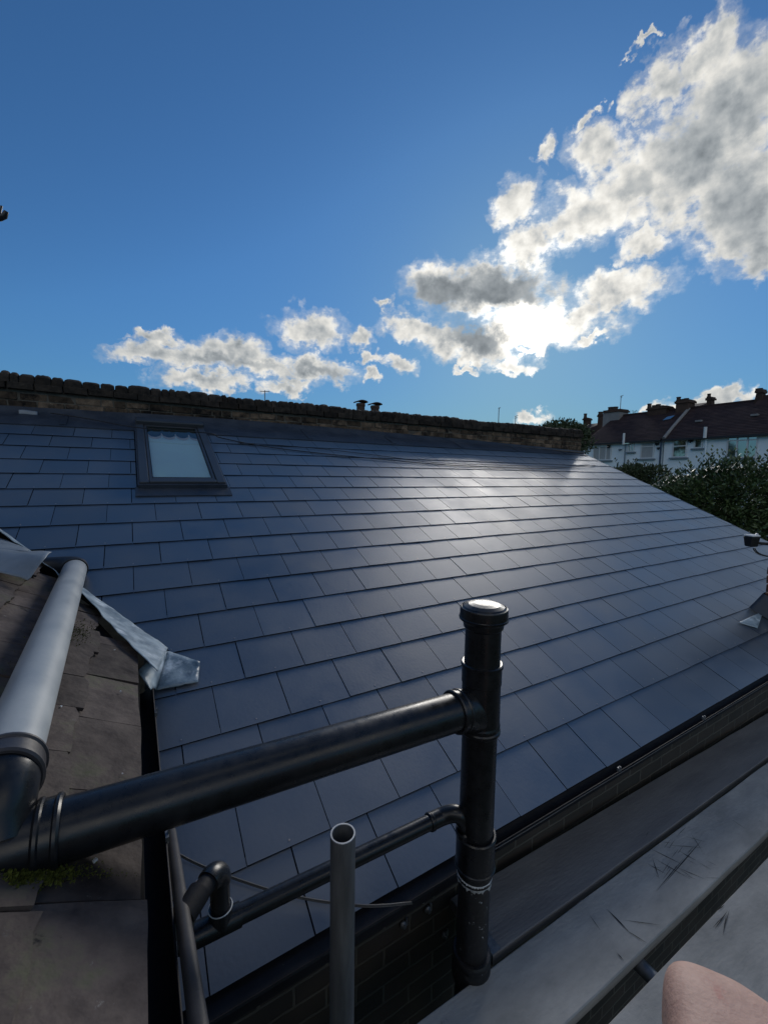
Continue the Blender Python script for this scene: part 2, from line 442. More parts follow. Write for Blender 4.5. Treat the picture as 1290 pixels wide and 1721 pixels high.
def brick_mat(name, c1, c2, mortar, plane='XZ', w=0.225, h=0.075, rough=0.9):
    m = D.materials.new(name); m.use_nodes = True
    nt = m.node_tree; N, L = nt.nodes, nt.links
    b = N['Principled BSDF']; b.inputs['Roughness'].default_value = rough
    tc = N.new('ShaderNodeTexCoord')
    sp = N.new('ShaderNodeSeparateXYZ'); L.new(tc.outputs['Object'], sp.inputs[0])
    cb = N.new('ShaderNodeCombineXYZ')
    L.new(sp.outputs['XYZ'.index(plane[0])], cb.inputs[0]); L.new(sp.outputs['XYZ'.index(plane[1])], cb.inputs[1])
    nz = N.new('ShaderNodeTexNoise'); nz.inputs['Scale'].default_value = 14; nz.inputs['Detail'].default_value = 4
    L.new(tc.outputs['Object'], nz.inputs['Vector'])
    ws = N.new('ShaderNodeVectorMath'); ws.operation = 'SCALE'; ws.inputs['Scale'].default_value = 0.012
    L.new(nz.outputs['Color'], ws.inputs[0])
    wa = N.new('ShaderNodeVectorMath'); wa.operation = 'ADD'; L.new(cb.outputs[0], wa.inputs[0]); L.new(ws.outputs[0], wa.inputs[1])
    br = N.new('ShaderNodeTexBrick')
    br.inputs['Scale'].default_value = 1.0
    br.inputs['Brick Width'].default_value = w; br.inputs['Row Height'].default_value = h
    br.inputs['Mortar Size'].default_value = 0.006; br.inputs['Mortar Smooth'].default_value = 0.3
    br.inputs['Color1'].default_value = (*c1, 1); br.inputs['Color2'].default_value = (*c2, 1); br.inputs['Mortar'].default_value = (*mortar, 1)
    L.new(wa.outputs[0], br.inputs['Vector'])
    n2 = N.new('ShaderNodeTexNoise'); n2.inputs['Scale'].default_value = 5; n2.inputs['Detail'].default_value = 8
    L.new(tc.outputs['Object'], n2.inputs['Vector'])
    mr = N.new('ShaderNodeMapRange'); L.new(n2.outputs['Fac'], mr.inputs[0]); mr.inputs[3].default_value = 0.45; mr.inputs[4].default_value = 1.5
    sc = N.new('ShaderNodeVectorMath'); sc.operation = 'SCALE'; L.new(br.outputs['Color'], sc.inputs[0]); L.new(mr.outputs[0], sc.inputs['Scale'])
    L.new(sc.outputs[0], b.inputs['Base Color'])
    bp = N.new('ShaderNodeBump'); bp.inputs['Strength'].default_value = 0.9; bp.inputs['Distance'].default_value = 0.008; bp.invert = True
    L.new(br.outputs['Fac'], bp.inputs['Height']); L.new(bp.outputs[0], b.inputs['Normal'])
    return m

M = {}
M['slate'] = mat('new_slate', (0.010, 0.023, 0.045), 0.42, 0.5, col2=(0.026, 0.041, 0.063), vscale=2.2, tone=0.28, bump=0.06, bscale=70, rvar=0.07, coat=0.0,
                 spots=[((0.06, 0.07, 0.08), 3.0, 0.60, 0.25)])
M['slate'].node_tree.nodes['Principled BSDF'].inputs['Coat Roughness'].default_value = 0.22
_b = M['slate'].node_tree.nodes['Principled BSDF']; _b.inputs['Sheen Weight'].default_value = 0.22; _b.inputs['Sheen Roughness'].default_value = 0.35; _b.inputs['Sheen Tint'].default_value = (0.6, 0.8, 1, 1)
M['slate_edge'] = mat('slate_cut_edge', (0.004, 0.006, 0.010), 0.8, 0.2)
M['slate'].node_tree.nodes['Principled BSDF'].inputs['IOR'].default_value = 2.6
M['underlay'] = mat('underlay', (0.006, 0.006, 0.007), 0.9, 0.1)
M['rivet'] = mat('rivet', (0.55, 0.45, 0.38), 0.35, 0.5, metal=1.0)
M['lead'] = mat('lead', (0.09, 0.14, 0.19), 0.42, 0.5, col2=(0.42, 0.52, 0.58), vscale=9, bump=0.45, bscale=22, rvar=0.12, detail=9,
                spots=[((0.66, 0.74, 0.80), 7, 0.54, 0.14)])
M['lead_new'] = mat('lead_grey', (0.14, 0.17, 0.20), 0.42, 0.5, col2=(0.24, 0.28, 0.32), vscale=5, bump=0.3, bscale=14, rvar=0.1)
M['lead_dark'] = mat('lead_dark', (0.016, 0.024, 0.038), 0.5, 0.5, col2=(0.040, 0.052, 0.072), vscale=4, bump=0.4, bscale=16, rvar=0.1)
M['blackp'] = mat('black_plastic', (0.008, 0.009, 0.011), 0.30, 0.5, var=0.3, vscale=30, bump=0.02, bscale=200, rvar=0.08,
                  spots=[((0.022, 0.023, 0.025), 4, 0.52, 0.2), ((0.05, 0.05, 0.05), 45, 0.70, 0.04), ((0.09, 0.09, 0.09), 90, 0.76, 0.03)])
M['blackp2'] = mat('black_gutter_plastic', (0.010, 0.010, 0.013), 0.62, 0.3, var=0.4, vscale=20, bump=0.05, bscale=100,
                   spots=[((0.06, 0.06, 0.055), 30, 0.70, 0.08)])
M['greyp'] = mat('grey_plastic', (0.27, 0.30, 0.32), 0.42, 0.5, col2=(0.37, 0.40, 0.41), vscale=7, bump=0.05, bscale=80, rvar=0.08,
                 spots=[((0.46, 0.48, 0.48), 16, 0.70, 0.08), ((0.12, 0.13, 0.14), 40, 0.72, 0.06)])
M['greyf'] = mat('dark_grey_fitting', (0.035, 0.033, 0.036), 0.4, 0.5, var=0.3, vscale=12, bump=0.05, bscale=90,
                 spots=[((0.10, 0.095, 0.10), 14, 0.62, 0.1)])
M['brownp'] = mat('grey_brown_waste_plastic', (0.055, 0.052, 0.052), 0.4, 0.5, var=0.25, vscale=14, bump=0.04, bscale=80,
                  spots=[((0.12, 0.12, 0.12), 22, 0.68, 0.1)])
M['iron'] = mat('painted_iron', (0.012, 0.012, 0.013), 0.45, 0.5, var=0.4, vscale=20, bump=0.3, bscale=35,
                spots=[((0.045, 0.04, 0.04), 9, 0.55, 0.1), ((0.42, 0.45, 0.48), 34, 0.640, 0.012)])
M['white_paint'] = mat('white_jointing', (0.55, 0.57, 0.58), 0.7, 0.4, var=0.3, vscale=60)
M['steel'] = mat('galvanised_steel', (0.11, 0.12, 0.13), 0.48, 0.5, metal=0.55, col2=(0.22, 0.23, 0.24), vscale=40, bump=0.08, bscale=50, stretch=(1, 1, .15), rvar=0.1,
                 spots=[((0.40, 0.42, 0.43), 30, 0.70, 0.04), ((0.05, 0.045, 0.04), 22, 0.66, 0.1)])
M['steel_cut'] = mat('cut_steel', (0.35, 0.36, 0.37), 0.5, 0.5, metal=0.7, var=0.2, vscale=60)
M['board'] = mat('weathered_board', (0.20, 0.205, 0.20), 0.8, 0.3, col2=(0.36, 0.36, 0.345), vscale=5, stretch=(0.6, 1.6, 1), bump=0.25, bscale=60, detail=10,
                 spots=[((0.08, 0.09, 0.095), 14, 0.66, 0.1), ((0.31, 0.31, 0.29), 7, 0.63, 0.12)])
M['board_dark'] = mat('dark_grey_board', (0.105, 0.108, 0.115), 0.75, 0.3, col2=(0.175, 0.178, 0.182), vscale=5, stretch=(0.35, 2.2, 1), bump=0.2, bscale=60, detail=10)  # darker grey base colour for the board beside the wall
M['cut'] = mat('saw_cut', (0.035, 0.038, 0.042), 0.9, 0.2)
M['oldslate'] = mat('old_slate', (0.022, 0.016, 0.016), 0.8, 0.3, col2=(0.108, 0.088, 0.078), vscale=8, tone=0.36, bump=2.2, bscale=9, detail=14,
                    spots=[((0.15, 0.145, 0.14), 26, 0.64, 0.06), ((0.056, 0.064, 0.034), 4.0, 0.55, 0.12), ((0.11, 0.105, 0.10), 90, 0.68, 0.05), ((0.012, 0.011, 0.012), 13, 0.62, 0.07)])
M['moss'] = mat('moss', (0.030, 0.040, 0.008), 0.95, 0.2, col2=(0.13, 0.15, 0.03), vscale=40, bump=0.8, bscale=120, tone=0.4)
M['mortar'] = mat('old_mortar', (0.08, 0.072, 0.062), 0.95, 0.2, col2=(0.16, 0.145, 0.12), vscale=12, bump=0.8, bscale=40)
M['brick_old'] = mat('old_sooty_brick', (0.050, 0.037, 0.028), 0.9, 0.25, col2=(0.19, 0.135, 0.092), vscale=11, tone=0.5, bump=0.9, bscale=30, detail=10,
                     spots=[((0.30, 0.25, 0.18), 13, 0.62, 0.08), ((0.008, 0.007, 0.007), 4, 0.50, 0.14)])
M['brick_top'] = mat('black_coping_brick', (0.008, 0.008, 0.008), 0.92, 0.2, col2=(0.050, 0.040, 0.032), vscale=14, tone=0.4, bump=0.9, bscale=26, detail=10,
                     spots=[((0.05, 0.055, 0.035), 9, 0.66, 0.08)])
M['brick_wall'] = brick_mat('dark_brickwork', (0.028, 0.026, 0.022), (0.046, 0.037, 0.030), (0.085, 0.080, 0.066))
M['brick_wall_side'] = brick_mat('dark_brickwork_side', (0.028, 0.026, 0.022), (0.046, 0.037, 0.030), (0.085, 0.080, 0.066), plane='YZ')
M['chimney_brick'] = mat('red_brown_brick', (0.060, 0.030, 0.024), 0.9, 0.3, col2=(0.13, 0.065, 0.05), vscale=12, tone=0.3, bump=0.8, bscale=40)
M['frame'] = mat('dark_grey_aluminium', (0.050, 0.056, 0.064), 0.38, 0.5, var=0.15, vscale=3, metal=0.3)
M['framegasket'] = mat('black_gasket', (0.006, 0.006, 0.007), 0.6, 0.3)
M['cable'] = mat('black_cable', (0.012, 0.012, 0.013), 0.5, 0.4)
M['cable_grey'] = mat('grey_cable', (0.10, 0.095, 0.09), 0.5, 0.4)
M['blackmetal'] = mat('black_metal', (0.012, 0.012, 0.014), 0.4, 0.5)
M['whitep'] = mat('white_plastic', (0.65, 0.66, 0.66), 0.4, 0.5)
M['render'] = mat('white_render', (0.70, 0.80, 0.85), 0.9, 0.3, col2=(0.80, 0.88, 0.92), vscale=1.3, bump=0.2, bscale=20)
M['farroof'] = mat('dark_tile_roof', (0.026, 0.016, 0.017), 0.8, 0.25, col2=(0.050, 0.030, 0.028), vscale=2, tone=0.25, bump=0.3, bscale=12)
M['farbrick'] = mat('far_chimney_brick', (0.045, 0.030, 0.024), 0.9, 0.2, col2=(0.085, 0.055, 0.042), vscale=4, tone=0.2)
M['farrender'] = mat('grey_render', (0.22, 0.22, 0.22), 0.9, 0.2, var=0.2, vscale=2)
M['pot'] = mat('clay_pot', (0.06, 0.042, 0.034), 0.85, 0.3, var=0.3, vscale=3)
M['upvc'] = mat('window_plastic', (0.60, 0.63, 0.64), 0.45, 0.5)
M['sill'] = mat('blue_grey_sill', (0.17, 0.22, 0.26), 0.7, 0.3)
M['curtain'] = mat('net_curtain', (0.28, 0.30, 0.31), 0.9, 0.2, col2=(0.42, 0.44, 0.44), vscale=6, stretch=(1, 6, .3))
M['bluepipe'] = mat('dark_blue_pipe', (0.03, 0.06, 0.11), 0.5, 0.4)
M['greenroof'] = mat('green_felt_roof', (0.035, 0.055, 0.045), 0.9, 0.2, var=0.3, vscale=3)
M['shedwood'] = mat('shed_wood', (0.06, 0.045, 0.03), 0.9, 0.2, var=0.3, vscale=4)
M['ground'] = mat('garden_ground', (0.03, 0.045, 0.02), 0.95, 0.2, col2=(0.07, 0.065, 0.045), vscale=0.4, bump=0.3, bscale=4)
M['bark'] = mat('bark', (0.045, 0.036, 0.028), 0.9, 0.2, var=0.3, vscale=10, bump=0.6, bscale=20)
M['leafg'] = mat('glossy_leaf', (0.035, 0.060, 0.020), 0.42, 0.5, col2=(0.085, 0.125, 0.042), vscale=1.5, tone=0.45)
M['leafd'] = mat('dull_leaf', (0.030, 0.044, 0.020), 0.6, 0.4, col2=(0.065, 0.085, 0.036), vscale=1.5, tone=0.4)
def glass_mat(name, tint, rough=0.02):
    m = mat(name, tint, rough, 1.0)
    b = m.node_tree.nodes['Principled BSDF']
    b.inputs['IOR'].default_value = 2.6
    return m
M['skyglass'] = glass_mat('coated_window_glass', (0.01, 0.014, 0.018), 0.03)
M['skyglass'].node_tree.nodes['Principled BSDF'].inputs['IOR'].default_value = 3.2
M['farglass'] = glass_mat('dark_window_glass', (0.02, 0.028, 0.034), 0.06)
def skin_mat():
    m = mat('skin', (0.36, 0.225, 0.185), 0.62, 0.3, col2=(0.47, 0.31, 0.255), vscale=28, bump=0.16, bscale=170, detail=8,
            spots=[((0.40, 0.18, 0.15), 17, 0.58, 0.12), ((0.55, 0.42, 0.36), 120, 0.66, 0.1)])
    b = m.node_tree.nodes['Principled BSDF']
    b.inputs['Subsurface Weight'].default_value = 0.15
    b.inputs['Subsurface Radius'].default_value = (0.01, 0.004, 0.002)
    b.inputs['Subsurface Scale'].default_value = 0.5
    return m
M['skin'] = skin_mat()
M['shorts'] = mat('dark_cotton', (0.03, 0.035, 0.05), 0.9, 0.2, var=0.2, vscale=30, bump=0.4, bscale=200)
M['boot'] = mat('brown_boot_leather', (0.06, 0.04, 0.025), 0.6, 0.4, var=0.3, vscale=20)

# ------------------------------------------------------------------ ground
GZ = -2.5
mb = MB()
mb.grid(lambda a, b: Vector(((a - .5) * 1600, (b - .5) * 1600, GZ)), 8, 8)
tag(mb.build('ground', M['ground']), kind='structure')
def thin_glass(name, f0=1.8, tint=(0.9, 0.95, 1.0)):
    m = D.materials.new(name); m.use_nodes = True
    nt = m.node_tree; N, L = nt.nodes, nt.links
    N.remove(N['Principled BSDF'])
    tr = N.new('ShaderNodeBsdfTransparent'); tr.inputs[0].default_value = (*tint, 1)
    gl = N.new('ShaderNodeBsdfGlossy'); gl.inputs['Roughness'].default_value = 0.03
    fr = N.new('ShaderNodeFresnel'); fr.inputs[0].default_value = f0
    mx = N.new('ShaderNodeMixShader')
    L.new(fr.outputs[0], mx.inputs[0]); L.new(tr.outputs[0], mx.inputs[1]); L.new(gl.outputs[0], mx.inputs[2])
    L.new(mx.outputs[0], N['Material Output'].inputs[0])
    return m
M['thinglass'] = thin_glass('skylight_glass', 1.7, (1, 1, 1))
M['blind'] = mat('pale_blue_blind', (0.62, 0.90, 1.0), 0.8, 0.3, var=0.05, vscale=3)
M['lace'] = mat('lace', (0.62, 0.66, 0.68), 0.9, 0.2)
M['greencloth'] = mat('dark_green_cloth', (0.03, 0.055, 0.05), 0.9, 0.2, var=0.2, vscale=20)

# ================================================================== slated extension
X0, X1 = -1.62, 5.97
VAL_A, VAL_B = (-1.52, 1.28), (-2.37, 2.53)     # cut edge of the slates along the valley (u, v)
def left_of(v):
    if v < VAL_A[1]: return X0
    return VAL_A[0] + (v - VAL_A[1]) * (VAL_B[0] - VAL_A[0]) / (VAL_B[1] - VAL_A[1])
def wall_y(x):
    P = ((-8, 4.10), (-4.5, 4.26), (-2.72, 4.32), (-1.2, 4.395), (-0.4, 4.41), (1.15, 4.37), (3.35, 4.27), (5.81, 4.09), (6.4, 4.03))
    for (a, ya), (b, yb) in zip(P[:-1], P[1:]):
        if x <= b:
            return ya + (yb - ya) * (x - a) / (b - a)
    return P[-1][1]
def wall_v(x): return wall_y(x) / CT

ext = empty('slated_extension', (0, 0, 0), 'extension with a new blue grey slate roof and a skylight', 'house extension')

TAILS = [0.0, .25, .50, .75, 1.0, 1.25, 1.5, 1.75, 2.0, 2.25, 2.52, 2.79, 3.05, 3.31, 3.58, 3.86, 4.12]
HOLE = (-1.615, -0.935, 3.00, 9.0)
def clip(poly, nx, nv, c):        # keep points with nx*u+nv*v <= c
    out = []
    for i in range(len(poly)):
        p, q = poly[i], poly[(i + 1) % len(poly)]
        dp, dq = nx * p[0] + nv * p[1] - c, nx * q[0] + nv * q[1] - c
        if dp <= 0: out.append(p)
        if (dp < 0 < dq) or (dq < 0 < dp):
            t = dp / (dp - dq); out.append((p[0] + (q[0] - p[0]) * t, p[1] + (q[1] - p[1]) * t))
    return out
def cut_rect(u0, u1, v0, v1, hole):
    a, b, c, d_ = hole
    if u1 <= a or u0 >= b or v1 <= c or v0 >= d_: return [(u0, u1, v0, v1)]
    res = []
    if u0 < a: res.append((u0, a, v0, v1))
    if u1 > b: res.append((b, u1, v0, v1))
    m0, m1 = max(u0, a), min(u1, b)
    if v0 < c: res.append((m0, m1, v0, c))
    return res
# valley half plane
vdx, vdv = VAL_B[0] - VAL_A[0], VAL_B[1] - VAL_A[1]
vn = (-vdv, vdx)                 # normal candidates; pick the one pointing left/down
if vn[0] > 0: vn = (vdv, -vdx)
vc = vn[0] * VAL_A[0] + vn[1] * VAL_A[1]
mb = MB()
rnd = random.Random(5)
for r, v0 in enumerate(TAILS):
    vtop = (TAILS[r + 1] if r + 1 < len(TAILS) else 4.40) + 0.03
    off = 0.0 if r % 2 == 0 else 0.15
    k0 = int(math.floor((-4.2 - off) / 0.3))
    for k in range(k0, 22):
        u0 = off + k * 0.3 + rnd.uniform(-.0012, .0012); u1 = off + (k + 1) * 0.3 - 0.0038
        u0c, u1c = u0, min(u1, X1)
        if u0c >= X1 - 0.02: continue
        if v0 < 1.26 and u1c < X0: continue
        if v0 < 1.2: u0c = max(u0c, X0)
        dv = rnd.uniform(-.0015, .0015)
        lift = rnd.uniform(0, .0016)
        tone = rnd.random(); tw = rnd.uniform(-.006, .006); um = (u0 + u1) / 2
        for (a, b, c, d_) in cut_rect(u0c, u1c, v0 + dv, vtop, HOLE):
            poly = [(a, c), (b, c), (b, d_), (a, d_)]
            if v0 >= 1.2 and a < -1.2: poly = clip(poly, vn[0], vn[1], vc)
            if len(poly) < 3: continue
            cn, cf = 0.0112, 0.0042        # height of the upper face at tail and at head
            def hh(v): return cn + lift + (cf - cn) * (v - v0) / (vtop - v0) * 1.0
            top = [RP(u, v, hh(v) + tw * (u - um)) for u, v in poly]
            bot = [RP(u, v, hh(v) + tw * (u - um) - 0.0048) for u, v in poly]
            nn_ = len(top)
            mb.add(top, [list(range(nn_))], 0, False, tone)
            mb.add(bot + top, [list(range(nn_))[::-1]] + [[i, (i + 1) % nn_, nn_ + (i + 1) % nn_, nn_ + i] for i in range(nn_)], 2, False, tone)
        # copper disc rivet over the joint of the course below
        if r > 0 and k % 1 == 0:
            ur = (u0 + u1) / 2
            if ur > left_of(v0) + .05 and ur < X1 - .05 and not (HOLE[0] < ur < HOLE[1] and v0 > 2.9) and rnd.random() < 0.75:
                p = RP(ur, v0 + 0.022, cn + lift - 0.0006)
                mb.lathe(p, NRM, [(0, 0.0042), (0.0012, 0.0038), (0.0016, 0.0)], seg=8, mi=1)
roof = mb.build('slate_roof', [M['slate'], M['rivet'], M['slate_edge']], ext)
# boarding under the slates
mb = MB()
def under(h): return [RP(X0, 0.01, h), RP(X1 - .01, 0.01, h), RP(X1 - .01, wall_v(X1) + .02, h), RP(1, wall_v(1) + .05, h), RP(-3.4, 4.75, h), RP(-3.4, 4.03, h), RP(VAL_B[0] - .01, VAL_B[1], h), RP(VAL_A[0], VAL_A[1] - .01, h), RP(X0, VAL_A[1] - .02, h)]
mb.prism(under(-0.06), under(-0.002))
mb.build('roof_deck', M['underlay'], ext)
# lead apron between the top course and the parapet
mb = MB()
def apron(a, b):
    u = -4.2 + a * (X1 - .02 + 4.2)
    vt = wall_v(u); vb = min(4.36, vt - 0.10)
    v = vb + b * (vt - vb)
    h = 0.017 + 0.004 * noise.noise(Vector((u * 5, v * 9, 0))) + (0.035 * max(0, b - .75) * 4)
    return RP(u, v, h)
mb.grid(apron, 150, 8)
def apron_lip(a, b):
    u = -4.2 + a * (X1 - .02 + 4.2); vb = min(4.36, wall_v(u) - 0.10)
    return RP(u, vb - .001, 0.004 + b * (0.0135))
mb.grid(apron_lip, 150, 1)
# lap joints of the lead every 1.2 m
for q in range(-3, 5):
    u = q * 1.25 + .3; vb = min(4.36, wall_v(u) - .10)
    mb.box(RP(u, (vb + wall_v(u)) / 2, .022), .05, wall_v(u) - vb - .06, .006, M=Matrix((Vector((1, 0, 0)), UPS, NRM)).transposed())
mb.build('lead_apron', M['lead_dark'], ext, label='dark lead strip along the foot of the parapet')
# verge on the far right edge
mb = MB()
for s0 in range(0, 17):
    a, b = s0 * .265, min((s0 + 1) * .265, 4.4) - .002
    mb.prism([RP(X1 - .012, a, -.09), RP(X1 + .012, a, -.09), RP(X1 + .012, b, -.09), RP(X1 - .012, b, -.09)],
             [RP(X1 - .012, a, .010), RP(X1 + .012, a, .010), RP(X1 + .012, b, .010), RP(X1 - .012, b, .010)])
mb.build('verge_trim', M['frame'], ext, bevel=0.002)
# walls
WY = 0.075
mb = MB()
mb.box(((X0 - .2 + X1 - .12) / 2, WY + .11, (GZ - .055) / 2), X1 - .12 - X0 + .2, .22, -GZ - .055)
mb.build('eave_wall', M['brick_wall'], ext)
mb = MB()
xs = X1 - .15
mb.prism([(xs - .1, WY + .23, GZ), (xs + .1, WY + .23, GZ), (xs + .1, 4.05, GZ), (xs - .1, 4.05, GZ)],
         [(xs - .1, WY + .23, .03), (xs + .1, WY + .23, .03), (xs + .1, 4.05, 1.74), (xs - .1, 4.05, 1.74)])
mb.build('side_wall', M['brick_wall_side'], ext)
# fascia, eave trim and gutter
mb = MB()
mb.box(((X0 + X1) / 2, 0.052, -.085), X1 - X0, .02, .13)
mb.build('fascia', M['blackp2'], ext)
def half_gutter(x0, x1, y, z, r=0.056, t=0.0025, segs=14, axis='X'):
    """open half-round channel with a rolled lip on both edges"""
    prof = []
    for k in range(segs + 1):
        a = math.pi + math.pi * k / segs
        prof.append((math.cos(a) * r, math.sin(a) * r))
    inner = [(px * (1 - t / r * 1.0), py * (1 - t / r)) for px, py in prof][::-1]
    lip = 0.005
    ring = [(-r - lip * .4, .004)] + prof + [(r + lip * .4, .004), (r - t, .004)] + inner + [(-r + t, .004)]
    m_ = MB(); n = len(ring)
    A = []; 
    steps = max(1, int((x1 - x0) / .5)); V_ = []
    for i in range(steps + 1):
        x = x0 + (x1 - x0) * i / steps
        for (py, pz) in ring:
            V_.append((x, y + py, z + pz) if axis == 'X' else (y + py, x, z + pz))
    F = []
    for i in range(steps):
        for k in range(n):
            F.append([i * n + k, i * n + (k + 1) % n, (i + 1) * n + (k + 1) % n, (i + 1) * n + k])
    m_.add(V_, F, 0, True, .5)
    m_.add(V_[:n], [list(range(n))], 0, False); m_.add(V_[-n:], [list(range(n))[::-1]], 0, False)
    return m_
mb = MB()
TX = -.66
def trim(a, b):
    x = X0 + .02 + a * (TX - X0 - .02)
    sec = [(.03, -.004), (-.010, -.010), (-.040, -.017), (-.0455, -.014), (-.048, -.020), (-.047, -.050)]
    k = min(int(b * 5), 4); f = b * 5 - k
    return Vector((x, sec[k][0] + (sec[k + 1][0] - sec[k][0]) * f, sec[k][1] + (sec[k + 1][1] - sec[k][1]) * f))
mb.grid(trim, 8, 5, smooth=False)
mb.build('eave_trim', M['blackp2'], ext)
g = half_gutter(TX + .01, X1, -.004, -.012, r=.036).build('gutter', M['blackp2'], ext)
for i in range(7):
    x = -.45 + i * .93
    mb = MB()
    pts = [Vector((x, -.004 + math.cos(a) * .039, -.012 + math.sin(a) * .039)) for a in [math.pi + math.pi * k / 10 for k in range(11)]]
    for p, q in zip(pts[:-1], pts[1:]):
        mid = (p + q) / 2; dr = (q - p).normalized()
        mb.box(mid, .03, (q - p).length * 1.05, .003, M=Matrix((Vector((1, 0, 0)), dr, Vector((1, 0, 0)).cross(dr))).transposed())
    mb.build('gutter_bracket', M['blackp2'], g)

# ---- skylight (part of the extension)
SU0, SU1, SV0, SV1 = -1.595, -0.945, 3.05, 4.50
sky_e = empty('skylight'); sky_e.parent = ext
BAS = Matrix((Vector((1, 0, 0)), UPS, NRM)).transposed()
def rbox(m_, u0, u1, v0, v1, h0, h1, mi=0):
    m_.prism([RP(u0, v0, h0), RP(u1, v0, h0), RP(u1, v1, h0), RP(u0, v1, h0)], [RP(u0, v0, h1), RP(u1, v0, h1), RP(u1, v1, h1), RP(u0, v1, h1)], mi)
mb = MB()
rbox(mb, SU0, SU0 + .068, SV0, SV1 - .06, -.01, .064)
rbox(mb, SU1 - .068, SU1, SV0, SV1 - .06, -.01, .064)
rbox(mb, SU0 + .070, SU1 - .070, SV0 + .004, SV0 + .05, -.01, .066)
mb.build('frame', M['frame'], sky_e, bevel=0.006)
mb = MB(); rbox(mb, SU0 - .004, SU1 + .004, SV1 - .058, SV1 + .055, -.01, .100)
mb.build('top_cover', M['frame'], sky_e, bevel=0.012)
mb = MB()
iu0, iu1, iv0, iv1 = SU0 + .072, SU1 - .072, SV0 + .054, SV1 - .062
for (a, b, c, d_) in ((iu0, iu0 + .022, iv0, iv1), (iu1 - .022, iu1, iv0, iv1), (iu0 + .022, iu1 - .022, iv0, iv0 + .05), (iu0 + .022, iu1 - .022, iv1 - .03, iv1)):
    rbox(mb, a, b, c, d_, .01, .056)
mb.build('sash', M['frame'], sky_e, bevel=0.004)
mb = MB()
rbox(mb, iu0 + .022, iu0 + .027, iv0 + .05, iv1 - .03, .03, .056); rbox(mb, iu1 - .027, iu1 - .022, iv0 + .05, iv1 - .03, .03, .056)
rbox(mb, iu0 + .027, iu1 - .027, iv0 + .05, iv0 + .056, .03, .056)
mb.build('gasket', M['framegasket'], sky_e)
mb = MB(); mb.add([RP(iu0 + .023, iv0 + .051, .05), RP(iu1 - .023, iv0 + .051, .05), RP(iu1 - .023, iv1 - .031, .05), RP(iu0 + .023, iv1 - .031, .05)], [[0, 1, 2, 3]])
mb.build('pane', M['thinglass'], sky_e)
mb = MB(); rbox(mb, iu0, iu1, iv0, iv1, .005, .034)
mb.build('blind', M['blind'], sky_e, label='pale blue blind behind the glass')
mb = MB()
VT = iv1 - .30
def vedge(t):
    ph = (t * 3.6) % 1.0
    return VT + 0.06 - 0.06 * math.sin(math.pi * ph) + (0.05 if (ph < .06 or ph > .94) else 0)
n = 90
for i in range(n):
    t0, t1 = i / n, (i + 1) / n
    ua, ub = iu0 + .024 + (iu1 - iu0 - .048) * t0, iu0 + .024 + (iu1 - iu0 - .048) * t1
    a0, a1 = vedge(t0), vedge(t1)
    mb.add([RP(ua, a0, .041), RP(ub, a1, .041), RP(ub, iv1, .041), RP(ua, iv1, .041)], [[0, 1, 2, 3]], 0)
    mb.add([RP(ua, a0 - .055, .037), RP(ub, a1 - .055, .037), RP(ub, a1 + .004, .037), RP(ua, a0 + .004, .037)], [[0, 1, 2, 3]], 1)
mb.build('valance', [M['greencloth'], M['lace']], sky_e, label='dark green valance with a scalloped lace edge')
# lead flashing below and around the skylight
mb = MB()
mb.grid(lambda a, b: RP(SU0 - .03 + a * (SU1 - SU0 + .06), 2.90 + b * .155, .018 + .0015 * math.sin(a * 40)), 30, 3)
mb.grid(lambda a, b: RP(SU0 - .03 + a * (SU1 - SU0 + .06), 2.90, .008 + b * .010), 30, 1)
rbox(mb, SU0 - .012, SU0 - .001, SV0 - .02, SV1 + .08, 0, .045); rbox(mb, SU1 + .001, SU1 + .012, SV0 - .02, SV1 + .08, 0, .045)
rbox(mb, SU0 - .001, SU1 + .001, SV0 - .022, SV0 - .001, .0, .050)
mb.build('flashing', M['lead_dark'], sky_e)

# ---- brick chimney standing through the slates near the right end (part of the extension)
ch = empty('chimney'); ch.parent = ext
cp = hit(1281, 1030, NRM, .02)
CX, CY = cp.x + .03, cp.y - .36
mb = MB()
cz = cp.z - .45
rc = random.Random(3)
mb.box((CX + .25, CY + .18, cz + 1.05), .45, .31, 2.35, mi=1)
for c in range(27):
    z = cz + .08 * c + .04
    sh = 0.1125 if c % 2 else 0
    for (ax, fix, lo, hi) in (('x', CY + .03, CX, CX + .50), ('x', CY + .33, CX, CX + .50), ('y', CX + .03, CY, CY + .36), ('y', CX + .47, CY, CY + .36)):
        p = lo - sh
        while p < hi - .02:
            a, b = max(p, lo) + .004, min(p + .225, hi) - .004
            p += .225
            if b - a < .02: continue
            j = rc.uniform(-.004, .004)
            if ax == 'x': mb.box(((a + b) / 2, fix + j, z), b - a, .07, .068, mi=0, tone=rc.random(), jit=.0035)
            else: mb.box((fix + j, (a + b) / 2, z), .07, b - a, .068, mi=0, tone=rc.random(), jit=.0035)
mb.box((CX + .25, CY + .18, cz + .08 * 27 + .05), .60, .46, .10, mi=0)
mb.build('stack', [M['chimney_brick'], M['mortar']], ch)
mb = MB()
for (hh_, zz) in ((.275, .62), (.262, .74)):
    pass
